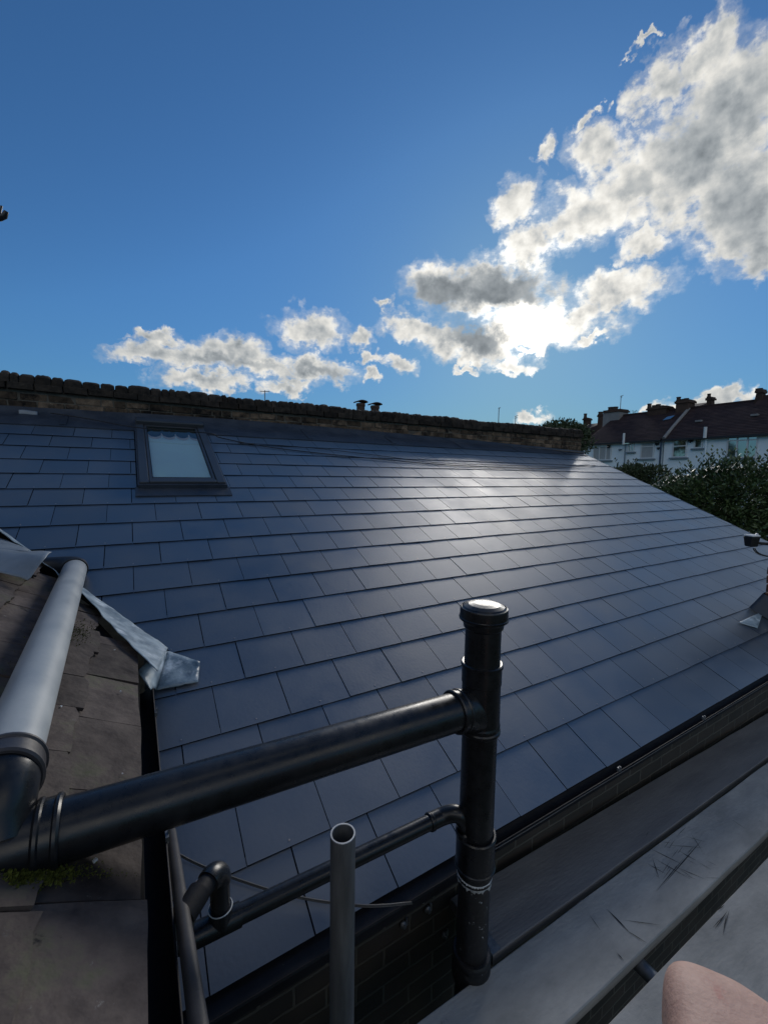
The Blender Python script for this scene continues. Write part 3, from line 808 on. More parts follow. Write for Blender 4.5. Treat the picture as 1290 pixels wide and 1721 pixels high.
def skirt(a, b):   # dressed lead round the foot of the stack
    t = a * 4; k = int(min(t, 3.999)); f = t - k
    C4 = [(-.018, -.018), (.518, -.018), (.518, .378), (-.018, .378), (-.018, -.018)]
    x = C4[k][0] + (C4[k + 1][0] - C4[k][0]) * f; y = C4[k][1] + (C4[k + 1][1] - C4[k][1]) * f
    zr = (CY + y) * math.tan(TH) + .02
    out = 1 + (1 - b) * .32
    cx_, cy_ = CX + .25, CY + .18
    px_, py_ = cx_ + (CX + x - cx_) * out, cy_ + (CY + y - cy_) * out
    zr2 = py_ * math.tan(TH) + .022
    return Vector((px_, py_, zr2 + b * .17 + .004 * noise.noise(Vector((px_ * 12, py_ * 12, b * 3)))))
mb.grid(skirt, 64, 5)
mb.build('lead_flashing', M['lead_dark'], ch)
# bright lead soaker lying on the slates left of the stack
q = [hit(1240, 1046, NRM, .02), hit(1266, 1055, NRM, .02), hit(1272, 1057, NRM, .02), hit(1279, 1028, NRM, .02), hit(1276, 1031, NRM, .02)]
mb = MB()
pA, pB, pC, pD = hit(1240, 1046, NRM, .018), hit(1272, 1056, NRM, .018), hit(1284, 1020, NRM, .018), hit(1277, 1029, NRM, .018)
mb.grid(lambda a, b: (pA.lerp(pB, b)).lerp(pD.lerp(pC, b), a) + NRM * (.006 * noise.noise(Vector((a * 4, b * 3, 1)))), 10, 6)
mb.build('lead_soaker', M['lead'], ch, label='bright lead soaker lying on the slates', solid=.002)

# ================================================================== parapet wall
pw = empty('parapet_wall', (0, 4.5, 1.9), 'long sooty old brick parapet wall with worn bricks on edge along its top, behind the slates', 'wall')
TW = .23
def wframe(x):
    y = wall_y(x); e = .05
    tx = Vector((2 * e, wall_y(x + e) - wall_y(x - e), 0)).normalized()
    return y, tx, Vector((-tx.y, tx.x, 0))
def wtop(x): return 2.37 - .004 * max(0, x - 1) 
XL, XR = -4.6, 5.92
mb = MB(); mcore = MB()
rw = random.Random(9)
zb0 = 1.86
def corebox(x0_, x1_, z0_, z1_, y0, y1):
    n_ = int((x1_ - x0_) / .4) + 1
    for i in range(n_):
        a, b = x0_ + (x1_ - x0_) * i / n_, x0_ + (x1_ - x0_) * (i + 1) / n_
        P = []
        for z in (z0_, z1_):
            for xx, yy in ((a, y0), (b, y0), (b, y1), (a, y1)):
                P.append(Vector((xx, wall_y(xx) + yy, z)))
        mcore.prism(P[:4], P[4:], 0)
corebox(XL, XR - .01, GZ, 2.28, .018, TW - .018)
for c in range(5):
    z = zb0 + .075 * c + .0375
    if z + .04 > 2.20: break
    x = XL - (.1125 if c % 2 else 0) + rw.uniform(0, .05)
    while x < XR - .05:
        L_ = .215 if rw.random() < .7 else .105
        L_ = min(L_, XR - x)
        y, tx, ny = wframe(x + L_ / 2)
        Mx = Matrix((tx, ny, Vector((0, 0, 1)))).transposed()
        rec = rw.choice((0, 0, .003, .006, .012)) + rw.uniform(0, .004)
        mb.box(Vector((x + L_ / 2, y + TW / 2 + rec, z + rw.uniform(-.003, .003))), L_ - .006, TW - .002, .066, M=Mx, mi=0, tone=rw.random(), jit=.004)
        x += L_ + .008
# oversailing course, then worn bricks on edge
ztop = zb0
zc = 2.215
x = XL
while x < XR - .03:
    L_ = min(rw.uniform(.20, .23), XR - x); y, tx, ny = wframe(x + L_ / 2)
    Mx = Matrix((tx, ny, Vector((0, 0, 1)))).transposed()
    dz = wtop(x) - 2.37
    mb.box(Vector((x + L_ / 2, y + TW / 2 - .012 + rw.uniform(-.006, .006), zc + dz + .002)), L_ - .007, TW + .05, .066, M=Mx, mi=1, tone=rw.random(), jit=.005)
    x += L_ + .004
x = XL
while x < XR - .03:
    big = x < -1.9 and rw.random() < .6
    L_ = rw.uniform(.10, .18) if big else rw.choice((.065, .070, .075, .10, .12, .15, .21)) * rw.uniform(.93, 1.05)
    y, tx, ny = wframe(x + L_ / 2)
    Mx = Matrix((tx, ny, Vector((0, 0, 1)))).transposed()
    dz = wtop(x) - 2.37
    h = rw.uniform(.090, .106) + (.020 * noise.noise(Vector((x * 1.3, 0, 0))))
    # a worn brick: rounded arch-like section in five slices
    c0 = Vector((x + L_ / 2, y + TW / 2 - .008 + rw.uniform(-.006, .006), zc + dz + .036))
    ns = 6; ny_ = 4; V_ = []; 
    for j in range(ny_ + 1):
        fy = (j / ny_ - .5)
        edge = 1 - (abs(fy) * 2) ** 4 * .35
        for i in range(ns + 1):
            fx = (i / ns - .5) * 2
            hz = h * edge * (1 - .15 * abs(fx) ** 5) * (1 + .08 * noise.noise(Vector((x * 30 + i, j, 5))))
            V_.append(c0 + Mx @ Vector((fx * (L_ - .008) / 2, fy * (TW + .02), hz)))
    base_i = len(V_)
    for j in range(ny_ + 1):
        fy = (j / ny_ - .5)
        for i in (0, ns):
            fx = (i / ns - .5) * 2
            V_.append(c0 + Mx @ Vector((fx * (L_ - .006) / 2, fy * (TW + .03), -.002)))
    F = [[j * (ns + 1) + i, j * (ns + 1) + i + 1, (j + 1) * (ns + 1) + i + 1, (j + 1) * (ns + 1) + i] for j in range(ny_) for i in range(ns)]
    for j in range(ny_):
        F.append([j * (ns + 1), (j + 1) * (ns + 1), base_i + 2 * (j + 1), base_i + 2 * j])
        F.append([j * (ns + 1) + ns, base_i + 2 * j + 1, base_i + 2 * (j + 1) + 1, (j + 1) * (ns + 1) + ns])
    F.append([base_i, base_i + 1] + [i for i in range(ns, -1, -1)])
    F.append([base_i + 2 * ny_ + 1, base_i + 2 * ny_] + [ny_ * (ns + 1) + i for i in range(ns + 1)])
    mb.add(V_, F, 1, True, rw.random())
    x += L_ + rw.uniform(-.002, .002)
mb.build('brickwork', [M['brick_old'], M['brick_top']], pw, bevel=.004, segs=1)
mcore.build('mortar_core', M['mortar'], pw)
# sloping mortar fillet over the lead
mb = MB()
def fillet(a, b):
    x = XL + a * (XR - XL); y = wall_y(x)
    zr = y * math.tan(TH)
    n1 = noise.noise(Vector((x * 4, b * 2, 0))) * .006 + noise.noise(Vector((x * 17, b * 6, 3))) * .003
    return Vector((x, y - .052 * (1 - b) + n1 - .003 + .012 * b, zr - .012 + (.058 + .012 * noise.noise(Vector((x * 2.5, 7, 0)))) * b + .02 * (1 - b)))
mb.grid(fillet, 260, 4)
mb.build('mortar_fillet', M['mortar'], pw, label='rough brown mortar fillet along the foot of the wall')
# small grey slip of lead tucked in at the left
p = hit(48, 694, (0, 1, 0), 4.22)
mb = MB(); mb.grid(lambda a, b: Vector((p.x - .07 + a * .14, p.y - .01 + .01 * b, p.z - .022 + b * .045 + .004 * math.sin(a * 5))), 8, 3)
mb.build('lead_clip', M['lead_new'], pw, label='small pale lead clip near the left end', solid=.003)

# chimney pots seen just over the parapet
def cowl_pot(px, py_, w, Y, label):
    p = hit(px, py_, (0, 1, 0), Y)
    e = empty('chimney_pot', (p.x, p.y, p.z - .6), label, 'chimney pot', 'capped chimney pots behind the parapet')
    m1 = MB(); m1.lathe((p.x, p.y, p.z - .9), (0, 0, 1), [(0, w * .42), (.74, w * .38), (.76, w * .43), (.82, w * .43), (.84, w * .40)], seg=20)
    m1.build('pot', M['pot'], e)
    m2 = MB(); m2.grid(lambda a, b: Vector((p.x + (a - .5) * w, p.y + (b - .5) * w, p.z - .03 + .05 * w * 3 * math.sin(math.pi * a) ** .6)), 12, 4)
    m2.build('cap', M['pot'], e, solid=.03)
cowl_pot(606, 675, .34, 11.0, 'left of two low capped chimney pots showing over the parapet')
cowl_pot(630, 679, .36, 11.3, 'right of two low capped chimney pots showing over the parapet')
mb = MB()
p = hit(618, 690, (0, 1, 0), 11.1)
mb.box((p.x, p.y + .0, p.z - 1.6), 1.1, .7, 2.9)
tag(mb.build('chimney_stack', M['farbrick']), 'low brick chimney stack hidden behind the parapet under the two capped pots', 'chimney')

# overhead service cable running down across the top of the slates
def cable(name, pts, r, m_, label, cat, seg=6, twin=0.0, sub=24, smooth_=True):
    mb_ = MB()
    P = [Vector(p) for p in pts]; out = []
    for i in range(len(P) - 1):
        p0 = P[max(0, i - 1)]; p1 = P[i]; p2 = P[i + 1]; p3 = P[min(len(P) - 1, i + 2)]
        for k in range(sub):
            t = k / sub
            out.append(.5 * ((2 * p1) + (p2 - p0) * t + (2 * p0 - 5 * p1 + 4 * p2 - p3) * t * t + (3 * p1 - p0 - 3 * p2 + p3) * t ** 3))
    out.append(P[-1])
    mb_.tube(out, r, seg=seg)
    if twin: mb_.tube([p + Vector((0, twin * .3, twin)) for p in out], r, seg=seg)
    return tag(mb_.build(name, m_), label, cat)
H = lambda x, y, h=.02: hit(x, y, NRM, h)
cable('service_cable', [H(85, 694, .05), H(150, 704, .05), H(232, 718.5, .112), H(350, 728, .112), H(372, 736, .03), H(450, 751, .02), H(560, 764, .02), H(702, 777.5, .02), H(800, 784, .02), H(912, 787, .02), H(990, 783, .02), H(1000, 781.5, .01)],
      .005, M['cable'], 'upper black cable lying in a long sag across the top courses of the slate roof', 'cable')
cable('service_cable', [H(400, 744, .02), H(520, 752.5, .02), H(640, 766, .02), H(725, 777, .02), H(830, 781.5, .02), H(930, 783.5, .02), H(990, 780.5, .01)],
      .0035, M['cable'], 'thinner black cable lying just above the long one on the slate roof', 'cable')

# ================================================================== old house on the left
OS = .61
def OP(x, y, h=0.0):     # point of the old roof surface
    n = Vector((OS, 0, 1)).normalized()
    return Vector((x, y, .53 + OS * (-1.52 - x))) + n * h
ON = Vector((OS, 0, 1)).normalized(); OD = Vector((1, 0, -OS)).normalized()   # normal, down-slope
old = empty('old_slate_house', (-3, -1, 0), 'old house wing with a worn mossy brown slate roof under the grey and black pipes', 'house')
EX = -1.652
def lead_edge_y(x):      # old slates stop here, lead begins
    xs_ = [(-1.64, .845), (-1.70, .97), (-1.76, 1.12), (-1.83, 1.28), (-1.895, 1.447), (-2.1, 1.78), (-2.5, 2.32), (-3.2, 3.26), (-5, 5.7)]
    for (a, ya), (b, yb) in zip(xs_[:-1], xs_[1:]):
        if x >= b: return ya + (yb - ya) * (x - a) / (b - a)
    return xs_[-1][1]
mb = MB(); ro = random.Random(21)
gauge = .145
for c in range(16):
    dx = c * gauge
    xt = EX - dx                       # lower edge of the course
    y = -2.7 + ro.uniform(0, .2)
    while y < 5.6:
        W_ = ro.uniform(.17, .27) if c else ro.uniform(.22, .34)
        xm = xt - gauge * .5
        ylim = lead_edge_y(xm) + .004
        if y > ylim: break
        y1 = min(y + W_ - .004, ylim + ro.uniform(-.012, .004))
        if y1 - y < .03: break
        head = xt - (gauge + .05) * .854
        jx = ro.uniform(-.008, .010) if c else ro.uniform(-.004, .002); sk = ro.uniform(-.010, .010); lift = ro.uniform(0, .009)
        # ragged lower edge
        n_ = 7
        lo = [(xt + jx + sk * (k / n_ - .5) + ro.uniform(-.0045, .0045) * (1 if c else .3) - (.014 if k in (0, n_) and ro.random() < .3 and c else 0), y + (y1 - y) * k / n_) for k in range(n_ + 1)]
        hd = [(head, y + (y1 - y) * k / n_) for k in range(n_ + 1)]
        V_ = []; nn = n_ + 1
        mid = [((a[0] + b[0]) / 2, a[1]) for a, b in zip(lo, hd)]
        for row, h in ((lo, .019 + lift), (mid, .0125 + lift * .6), (hd, .007)):
            for (xx, yy) in row: V_.append(OP(xx, yy, h + ro.uniform(-.0008, .0008)))
        for (xx, yy) in lo: V_.append(OP(xx, yy, .019 + lift - .010))
        F = []
        for rr in range(2):
            for k in range(n_): F.append([rr * nn + k, rr * nn + k + 1, (rr + 1) * nn + k + 1, (rr + 1) * nn + k])
        for k in range(n_): F.append([3 * nn + k, 3 * nn + k + 1, k + 1, k])
        F.append([0, nn, 2 * nn, 3 * nn]); F.append([n_, 3 * nn + n_, 2 * nn + n_, nn + n_])
        mb.add(V_, F, 0, False, ro.random())
        y += W_
mb.build('old_slates', M['oldslate'], old)
mb = MB()
ptsY = [(EX + .01, .86), (-1.90, 1.46), (-2.55, 2.4), (-4.2, 4.6)]
top = [OP(EX + .012, -2.8, .004)] + [OP(a, b, .004) for a, b in ptsY] + [OP(-4.2, -2.8, .004)]
mb.prism([p - Vector((0, 0, .10)) for p in top], top)
mb.build('roof_deck', M['underlay'], old)
mb = MB()
mb.box((-2.9, -1.0, (GZ + .38) / 2), 2.34, 3.7, .38 - GZ)
mb.build('side_wall', M['brick_wall_side'], old)
mb = MB(); mb.box((-1.700, -.93, .485), .022, 3.5, .15)
mb.build('fascia', M['blackp2'], old)
og = half_gutter(-2.7, .93, -1.648, .503, r=.056, axis='Y').build('gutter', M['blackp2'], old)
for yb in (-1.75, -.85, .0, .62):
    mb = MB()
    pts = [Vector((-1.648 + math.cos(a) * .060, yb, .503 + math.sin(a) * .060)) for a in [math.pi + math.pi * k / 10 for k in range(11)]]
    for p, q_ in zip(pts[:-1], pts[1:]):
        dr = (q_ - p).normalized()
        mb.box((p + q_) / 2, (q_ - p).length * 1.05, .022, .003, M=Matrix((dr, Vector((0, 1, 0)), dr.cross(Vector((0, 1, 0))))).transposed())
    mb.box((-1.589, yb, .512), .008, .026, .012); mb.box((-1.585, yb + .004, .520), .004, .010, .014)
    mb.build('gutter_bracket', M['steel'], og)
# valley lead between the two roofs
va0, va1 = Vector(RP(VAL_A[0] + .004, VAL_A[1] + .0, .016)), Vector(RP(VAL_B[0] - .62, VAL_B[1] + .92, .016))
mb = MB()
def valley(a, b):
    # a along the valley (0 at the foot), b from the new slates towards the old
    pn = va0.lerp(va1, a)
    xo = -1.60 - a * 1.25
    yo = lead_edge_y(xo) - .03
    po = OP(xo, yo, .050)
    p = pn.lerp(po, b)
    sag = -.006 * math.sin(math.pi * b)
    wr = .004 * noise.noise(Vector((a * 22, b * 5, 0))) + .002 * noise.noise(Vector((a * 60, b * 14, 4)))
    ragged = .012 * noise.noise(Vector((a * 30, 9, 0))) * b
    return p + ON * (sag + wr) + Vector((ragged, -ragged, 0))
mb.grid(valley, 110, 14)
mb.build('valley_lead', M['lead'], old, label='dented bright lead strip in the valley between old and new slates', solid=.003)
# lead apron dressed on to the new slates at the foot of the valley
def poly_sheet(m_, pix, h, wob=.004, n_=10):
    """pix: four corners on the roof"""
    A, B, C_, D_ = [hit(x, y, NRM, h) for x, y in pix]
    m_.grid(lambda a, b: A.lerp(B, a).lerp(D_.lerp(C_, a), b) + NRM * (wob * noise.noise(Vector((a * 5, b * 4, 2))) + wob * .5 * noise.noise(Vector((a * 16, b * 13, 2)))), n_, n_)
mb = MB()
poly_sheet(mb, ((262, 1160), (333, 1146), (336, 1112), (282, 1094)), .024, .006)
foot = [hit(262, 1160, NRM, .024), hit(282, 1094, NRM, .024)]
gl_ = [Vector((-1.640, .86, .548)), Vector((-1.632, .80, .530))]
mb.grid(lambda a, b: foot[1].lerp(foot[0], a).lerp(Vector((-1.648, .90, .57)).lerp(Vector((-1.60, .80, .520)), a), b) + NRM * (.012 * math.sin(math.pi * b) + .008 * noise.noise(Vector((a * 6, b * 6, 8)))), 12, 12)
mb.build('valley_foot_lead', M['lead'], old, label='crumpled lead dressed over the gutter end on to the new slates', solid=.003)
# curled lead flap above the elbow
mb = MB()
zf = 2.05
def DPX(x, y, z): return CAM + (RIGHT * ((x - 645) / FPX) + DOWN * ((y - 860.5) / FPX) + FWD) * z
fA, fB, fC, fD = DPX(-70, 922, 2.12), DPX(87, 928, 2.02), DPX(64, 975, 1.84), DPX(-70, 948, 1.86)
def flap(a, b):
    p = fA.lerp(fB, a).lerp(fD.lerp(fC, a), b)
    rr = .045 * max(0, a - .72) / .28 * max(0, b - .45) / .55
    return p - RIGHT * rr + Vector((0, 0, 1)) * (.05 * math.sin(math.pi * min(1, b * 1.1)) * .55) + ON * (.006 * noise.noise(Vector((a * 5, b * 4, 6))))
mb.grid(flap, 24, 12)
def flap_back(a, b):
    p = DPX(-60, 880, 2.55).lerp(DPX(50, 924, 2.28), a).lerp(fA.lerp(fB, a * .75), b)
    return p + Vector((0, 0, .004 * noise.noise(Vector((a * 8, b * 8, 3)))))
mb.grid(flap_back, 12, 8)
mb.build('lead_flap', M['lead_new'], old, label='curled blue grey lead flap over the pipe elbow', solid=.004)
# moss tufts and bits of debris on the old slates
mb = MB(); rm = random.Random(8)
def mtuft(px_, py_, n_, sx, sy, s):
    for _ in range(n_):
        x, y = px_ + rm.gauss(0, sx), py_ + rm.gauss(0, sy)
        p = hit(x, y, ON, ON.dot(OP(EX, 0, .022)))
        if p.x > EX or p.y > lead_edge_y(p.x): continue
        rr = rm.uniform(.3, 1) * s
        a = rm.uniform(0, 6.28)
        t = Vector((math.cos(a), math.sin(a), 0)); u_ = (t - ON * t.dot(ON)).normalized(); w_ = ON.cross(u_)
        tip = p + ON * rr * 1.1 + u_ * rr * rm.uniform(-.6, .6)
        mb.add([p - u_ * rr * .5, p + u_ * rr * .5, tip], [[0, 1, 2]], 0); mb.add([p - w_ * rr * .5, p + w_ * rr * .5, tip], [[0, 1, 2]], 0)
mtuft(62, 1472, 900, 26, 8, .007); mtuft(110, 1462, 250, 30, 7, .004); mtuft(135, 1062, 260, 16, 9, .006); mtuft(160, 1470, 60, 35, 5, .0035); mtuft(20, 1100, 80, 30, 30, .004)
mb.build('moss', M['moss'], old)
for px_, py_, s in ((160, 1446, .0045), (103, 1187, .003), (203, 1162, .0035), (193, 1092, .0028), (206, 1300, .002)):
    p = hit(px_, py_, ON, ON.dot(OP(EX, 0, .024)))
    mb = MB(); mb.box(p, s * 1.6, s * 1.2, s, M=Matrix.Rotation(rm.uniform(0, 3), 3, 'Z')); mb.build('grit', M['white_paint'], old)
# ================================================================== soil stack and its pipes
SY = -.17
S0 = hit(809, 1130, (0, 1, 0), SY); SX = S0.x
def sz(y): return hit(811 - (y - 1050) * .04, y, (0, 1, 0), SY).z
soil = empty('soil_pipe', (SX, SY, GZ), 'black plastic soil stack with a domed cap and a thick pipe branching left', 'soil pipe')
PR = .055
zt_cap, zt_tee_t, zt_axis, zt_tee_b = sz(1040), sz(1114), sz(1184), sz(1222)
z_c0, z_c1, z_w = sz(1400), sz(1452), sz(1466)
mb = MB(); mb.tube([(SX, SY, zt_tee_t - .01), (SX, SY, zt_cap + .01)], PR, 40); mb.build('upper_pipe', M['blackp'], soil)
mb = MB(); mb.tube([(SX, SY, z_c0 - .01), (SX, SY, zt_tee_b + .01)], PR, 40); mb.build('stack_pipe', M['blackp'], soil)
# cap: skirt with a rim and a low glossy dome
mb = MB()
mb.lathe((SX, SY, zt_cap), (0, 0, 1), [(-.030, .0555), (-.024, .061), (-.010, .0625), (-.002, .0665), (-.002, .0665), (.000, .0745), (.000, .0745), (.006, .0755), (.008, .0735), (.008, .0735), (.034, .0725), (.037, .0715), (.038, .0690), (.036, .0680), (.036, .0680), (.041, .062), (.047, .048), (.051, .030), (.053, .012), (.0535, 0)], 56)
mb.build('cap', M['blackp'], soil)
def collar(p, ax, L_, r, name='collar', par=None, m_=None, rim=.003):
    m1 = MB(); ax = Vector(ax).normalized(); p = Vector(p) - ax * L_ / 2
    m1.lathe(p, ax, [(0, r - .005), (0, r), (0, r), (.004, r + rim), (.009, r + rim), (.012, r), (.012, r), (L_ - .012, r), (L_ - .009, r + rim), (L_ - .004, r + rim), (L_, r), (L_, r), (L_, r - .005)], 44)
    return m1.build(name, m_ or M['blackp'], par or soil)
# tee: vertical body with sockets, swept branch
AX = Vector((-1, 0, 0.045)).normalized()
tee0 = Vector((SX, SY, zt_axis))
mb = MB()
mb.lathe((SX, SY, zt_tee_b - .012), (0, 0, 1), [(0, .0555), (0, .0605), (0, .0605), (.004, .0635), (.012, .0635), (.016, .0605), (.024, .0605), (.028, .0625), (.034, .0605), (.034, .0605), (zt_tee_t - zt_tee_b - .05, .0595), (zt_tee_t - zt_tee_b - .048, .0615), (zt_tee_t - zt_tee_b + .004, .0615), (zt_tee_t - zt_tee_b + .006, .065), (zt_tee_t - zt_tee_b + .014, .065), (zt_tee_t - zt_tee_b + .016, .061), (zt_tee_t - zt_tee_b + .016, .0555)], 52)
bl = .083
mb.tube([tee0 + Vector((.012, 0, -.055)), tee0 + Vector((-.015, 0, -.035)), tee0 + Vector((-.042, 0, -.012)), tee0 + AX * bl * .8, tee0 + AX * bl], [.048, .0545, .0575, .0595, .0595], 40)
mb.build('tee_branch', M['blackp'], soil)
collar(tee0 + AX * (bl + .012), AX, .034, .0605, 'branch_collar')
LX = -1.775
hp_end = tee0 + AX * ((SX - LX) / -AX.x)
mb = MB(); mb.tube([tee0 + AX * bl, hp_end], PR, 48); mb.build('horizontal_pipe', M['blackp'], soil)
# left elbow turning to the grey pipe
gz0 = Vector((-1.859, -.098, .848)); gz1 = Vector((-1.926, 1.72, .868)); GA = (gz1 - gz0).normalized()
collar(hp_end + AX * .012, AX, .040, .0610, 'elbow_collar', rim=.0035)
jx = Vector((-1.862, SY, hp_end.z + .004))
mb = MB(); mb.tube([hp_end + AX * .01, jx, jx + AX * .28], .0600, 44)
mb.tube([jx + Vector((0, -.01, .02)), jx + Vector((0, .02, .062)), gz0 - GA * .045, gz0 - GA * .02], [.055, .0585, .0600, .0600], 40)
mb.build('tee_elbow', M['blackp'], soil)
collar(gz0 - GA * .012, GA, .060, .0625, 'grey_collar', m_=M['greyf'], rim=.004)
mb = MB(); mb.tube([gz0 - GA * .015, gz1], PR, 48); mb.build('grey_pipe', M['greyp'], soil, label='long weathered grey length of pipe over the old slates')
mb = MB()
mb.tube([gz1 - GA * .012] + arc(gz1 + GA * .01, GA, gz1 + Vector((-.15, .12, -.005)), Vector((-1, .15, 0)), 10) + [gz1 + Vector((-.50, .17, -.01))], .0615, 40)
mb.build('far_elbow', M['blackmetal'], soil, label='dark elbow at the far end going under the lead flap')
# couplings of the stack, jointing ring, old iron pipe
collar((SX, SY, (z_c0 + z_c1) / 2), (0, 0, 1), z_c0 - z_c1 + .01, .0625, 'coupling')
mb = MB(); mb.tube([(SX, SY, z_w - .01), (SX, SY, z_c1 + .01)], .0570, 40); mb.build('coupling_neck', M['blackp'], soil)
mb = MB()
n = 96; rg = random.Random(4); V_ = []
for i in range(n):
    a = 2 * math.pi * i / n; c_, s_ = math.cos(a), math.sin(a)
    lowv = .012 + .020 * max(0, noise.noise(Vector((c_ * 5, s_ * 5, 0)))) + .010 * rg.random()
    for (r, z) in ((.052, z_w + .006), (.0572, z_w + .004), (.0560, z_w - lowv), (.0515, z_w - lowv - .001)): V_.append((SX + c_ * r, SY + s_ * r, z))
mb.add(V_, [[i * 4 + k, ((i + 1) % n) * 4 + k, ((i + 1) % n) * 4 + k + 1, i * 4 + k + 1] for i in range(n) for k in range(3)], 0, True)
mb.build('jointing_ring', M['white_paint'], soil, label='ragged white jointing compound ring')
mb = MB(); mb.tube([(SX, SY, GZ), (SX, SY, z_w)], .0510, 40)
zb = sz(1600)
mb.lathe((SX, SY, zb - .085), (0, 0, 1), [(0, .0505), (0, .062), (0, .062), (.012, .0635), (.05, .0635), (.062, .0605), (.075, .0635), (.085, .0635), (.092, .060), (.092, .0505)], 40)
mb.build('iron_pipe', M['iron'], soil, label='old painted iron pipe with white paint chips')

# ================================================================== waste pipe
wy = -.118
W0 = hit(742, 1372, (0, 1, 0), wy); W1 = hit(322, 1575, (0, 1, 0), wy)
W1 = Vector((W1.x - .03, wy, W1.z)); WD = (W1 - W0).normalized()
waste = empty('waste_pipe', tuple(W1), 'thin black waste pipe above the eave, running into the soil stack', 'waste pipe')
WR = .0225
mb = MB(); mb.tube([W0 + WD * .02, W1], WR, 28); mb.build('pipe', M['blackp'], waste)
boss = Vector((SX - .045, SY + .012, hit(770, 1398, (0, 1, 0), SY).z - .012))
mb = MB(); mb.tube([W0 + WD * .045] + arc(W0 + WD * .012, -WD, boss + Vector((-.006, .004, .040)), Vector((.45, -.15, -1)), 10) + [boss + Vector((.015, -.006, 0))], .0255, 28)
mb.build('elbow', M['blackp'], waste)
collar(W0 + WD * .045, WD, .010, .0255, 'elbow_rim', waste, rim=.0016)
mb = MB(); mb.lathe(boss + Vector((.02, -.006, -.045)), Vector((-.35, .1, 1)), [(0, .020), (0, .030), (.03, .031), (.045, .029), (.050, .024)], 28); mb.build('boss', M['blackp'], waste)
T0 = hit(371, 1550, (0, 1, 0), wy)
T0 = W0 + (W1 - W0) * ((T0.x - W0.x) / (W1.x - W0.x))
zn1 = hit(371, 1452, (0, 1, 0), wy).z; zn0 = hit(371, 1524, (0, 1, 0), wy).z
mb = MB(); mb.tube([T0 + WD * .060, T0 - WD * .045], .0262, 28); mb.tube([T0, Vector((T0.x, T0.y, zn0 + .002))], .0262, 28)
mb.build('tee', M['blackp'], waste)
mb = MB(); mb.lathe((T0.x, T0.y, zn0 - .001), (0, 0, 1), [(0, .0260), (0, .0275), (.0012, .0280), (.0024, .0270), (.0024, .0225)], 36)
mb.build('white_ring', M['white_paint'], waste, label='white sealing ring')
bp = hit(306, 1545, (1, 0, 0), -1.574)
mb = MB(); mb.tube([(T0.x, T0.y, zn0), (T0.x, T0.y, zn1 - .035)], .0225, 28); mb.build('riser', M['blackp'], waste)
topp = Vector((T0.x, T0.y, zn1 - .03)); bj = bp + (CAM - bp).normalized() * .022
aim = (bj - Vector((T0.x, T0.y, zn1 + .01))).normalized()
k1 = Vector((T0.x, T0.y, zn1)) + aim * .042
mb = MB(); mb.tube(arc(topp - Vector((0, 0, .012)), (0, 0, 1), k1, aim, 14), .0262, 28); mb.build('top_elbow', M['blackp'], waste)
mb = MB(); mb.tube([k1 - aim * .01, bj - aim * .02], .0215, 28); mb.build('link_pipe', M['blackp2'], waste)
mb = MB(); mb.tube([bj - aim * .055, bj - aim * .004], .0250, 28); mb.build('link_socket', M['blackp2'], waste)
b1 = hit(288, 1405, (1, 0, 0), -1.574); b2 = hit(334, 1725, (1, 0, 0), -1.574)
BD = (b2 - b1).normalized()
over = empty('overflow_pipe', tuple(bp), 'grey brown overflow pipe sloping along the gutter edge into a swan neck joint', 'overflow pipe')
mb = MB(); mb.tube([b1 - BD * .02, b2 + BD * .5], .0140, 28); mb.build('pipe', M['brownp'], over)
mb = MB(); mb.tube([bp - BD * .024, bp + BD * .030], .0215, 28); mb.tube([bp + BD * .006, bj - aim * .006], .0205, 24); mb.build('joint_sleeve', M['brownp'], over)

# twin cable across the corner of the slates
cable('twin_cable', [H(288, 1430, .03), H(340, 1457, .02), H(430, 1490, .02), H(500, 1509, .02), hit(560, 1519, NRM, .02), hit(610, 1524, (0, 1, 0), -.03), hit(650, 1523, (0, 1, 0), -.055), hit(690, 1519, (0, 1, 0), -.052), hit(712, 1518, (0, 1, 0), .07)],
      .0022, M['cable_grey'], 'thin grey twin cable crossing the slates behind the scaffold tube', 'cable', twin=.0045)
# thin cable clipped below the gutter
cb0, cb1 = Vector((-.60, -.0445, -.014)), Vector((2.6, -.0445, -.012))
pts = [cb0.lerp(cb1, i / 9) + Vector((0, 0, -.002 * (i % 2))) for i in range(10)]
cable('gutter_cable', pts, .0019, M['cable_grey'], 'thin pale cable clipped along the outer lip of the eave gutter', 'cable', sub=6)
for i, (x, y) in enumerate(((1039, 1293), (1181, 1207))):
    p = hit(x, y, (0, 1, 0), -.046)
    mb = MB(); mb.box(p, .014, .012, .018); mb.box(p + Vector((0, -.006, .012)), .006, .01, .012); mb.lathe(p + Vector((0, -.006, -.002)), (0, -1, 0), [(0, .004), (.004, .004), (.005, 0)], 10)
    tag(mb.build('cable_clip', M['steel'], bevel=.001), ('small metal cable clip on the gutter, nearer the soil stack', 'small metal cable clip on the gutter, farther from the soil stack')[i], 'cable clip', 'clips on the gutter cable')
# small anchors in the wall under the gutter
for i, (x, y) in enumerate(((717, 1527), (676, 1552), (745, 1569))):
    p = hit(x, y, (0, 1, 0), WY - .004)
    mb = MB(); mb.lathe(p, (0, -1, 0), [(0, .012), (.006, .013), (.012, .008), (.018, .006), (.020, 0)], 12); mb.box(p + Vector((.014, -.004, .004)), .008, .01, .03)
    tag(mb.build('wall_bolt', M['steel'], bevel=.001), ('bolt in the dark brick wall just left of the soil stack, highest of three', 'bolt in the dark brick wall right of the scaffold tube, leftmost of three', 'bolt in the dark brick wall beside the soil stack, lowest of three')[i], 'bolt', 'bolts in the brick wall')

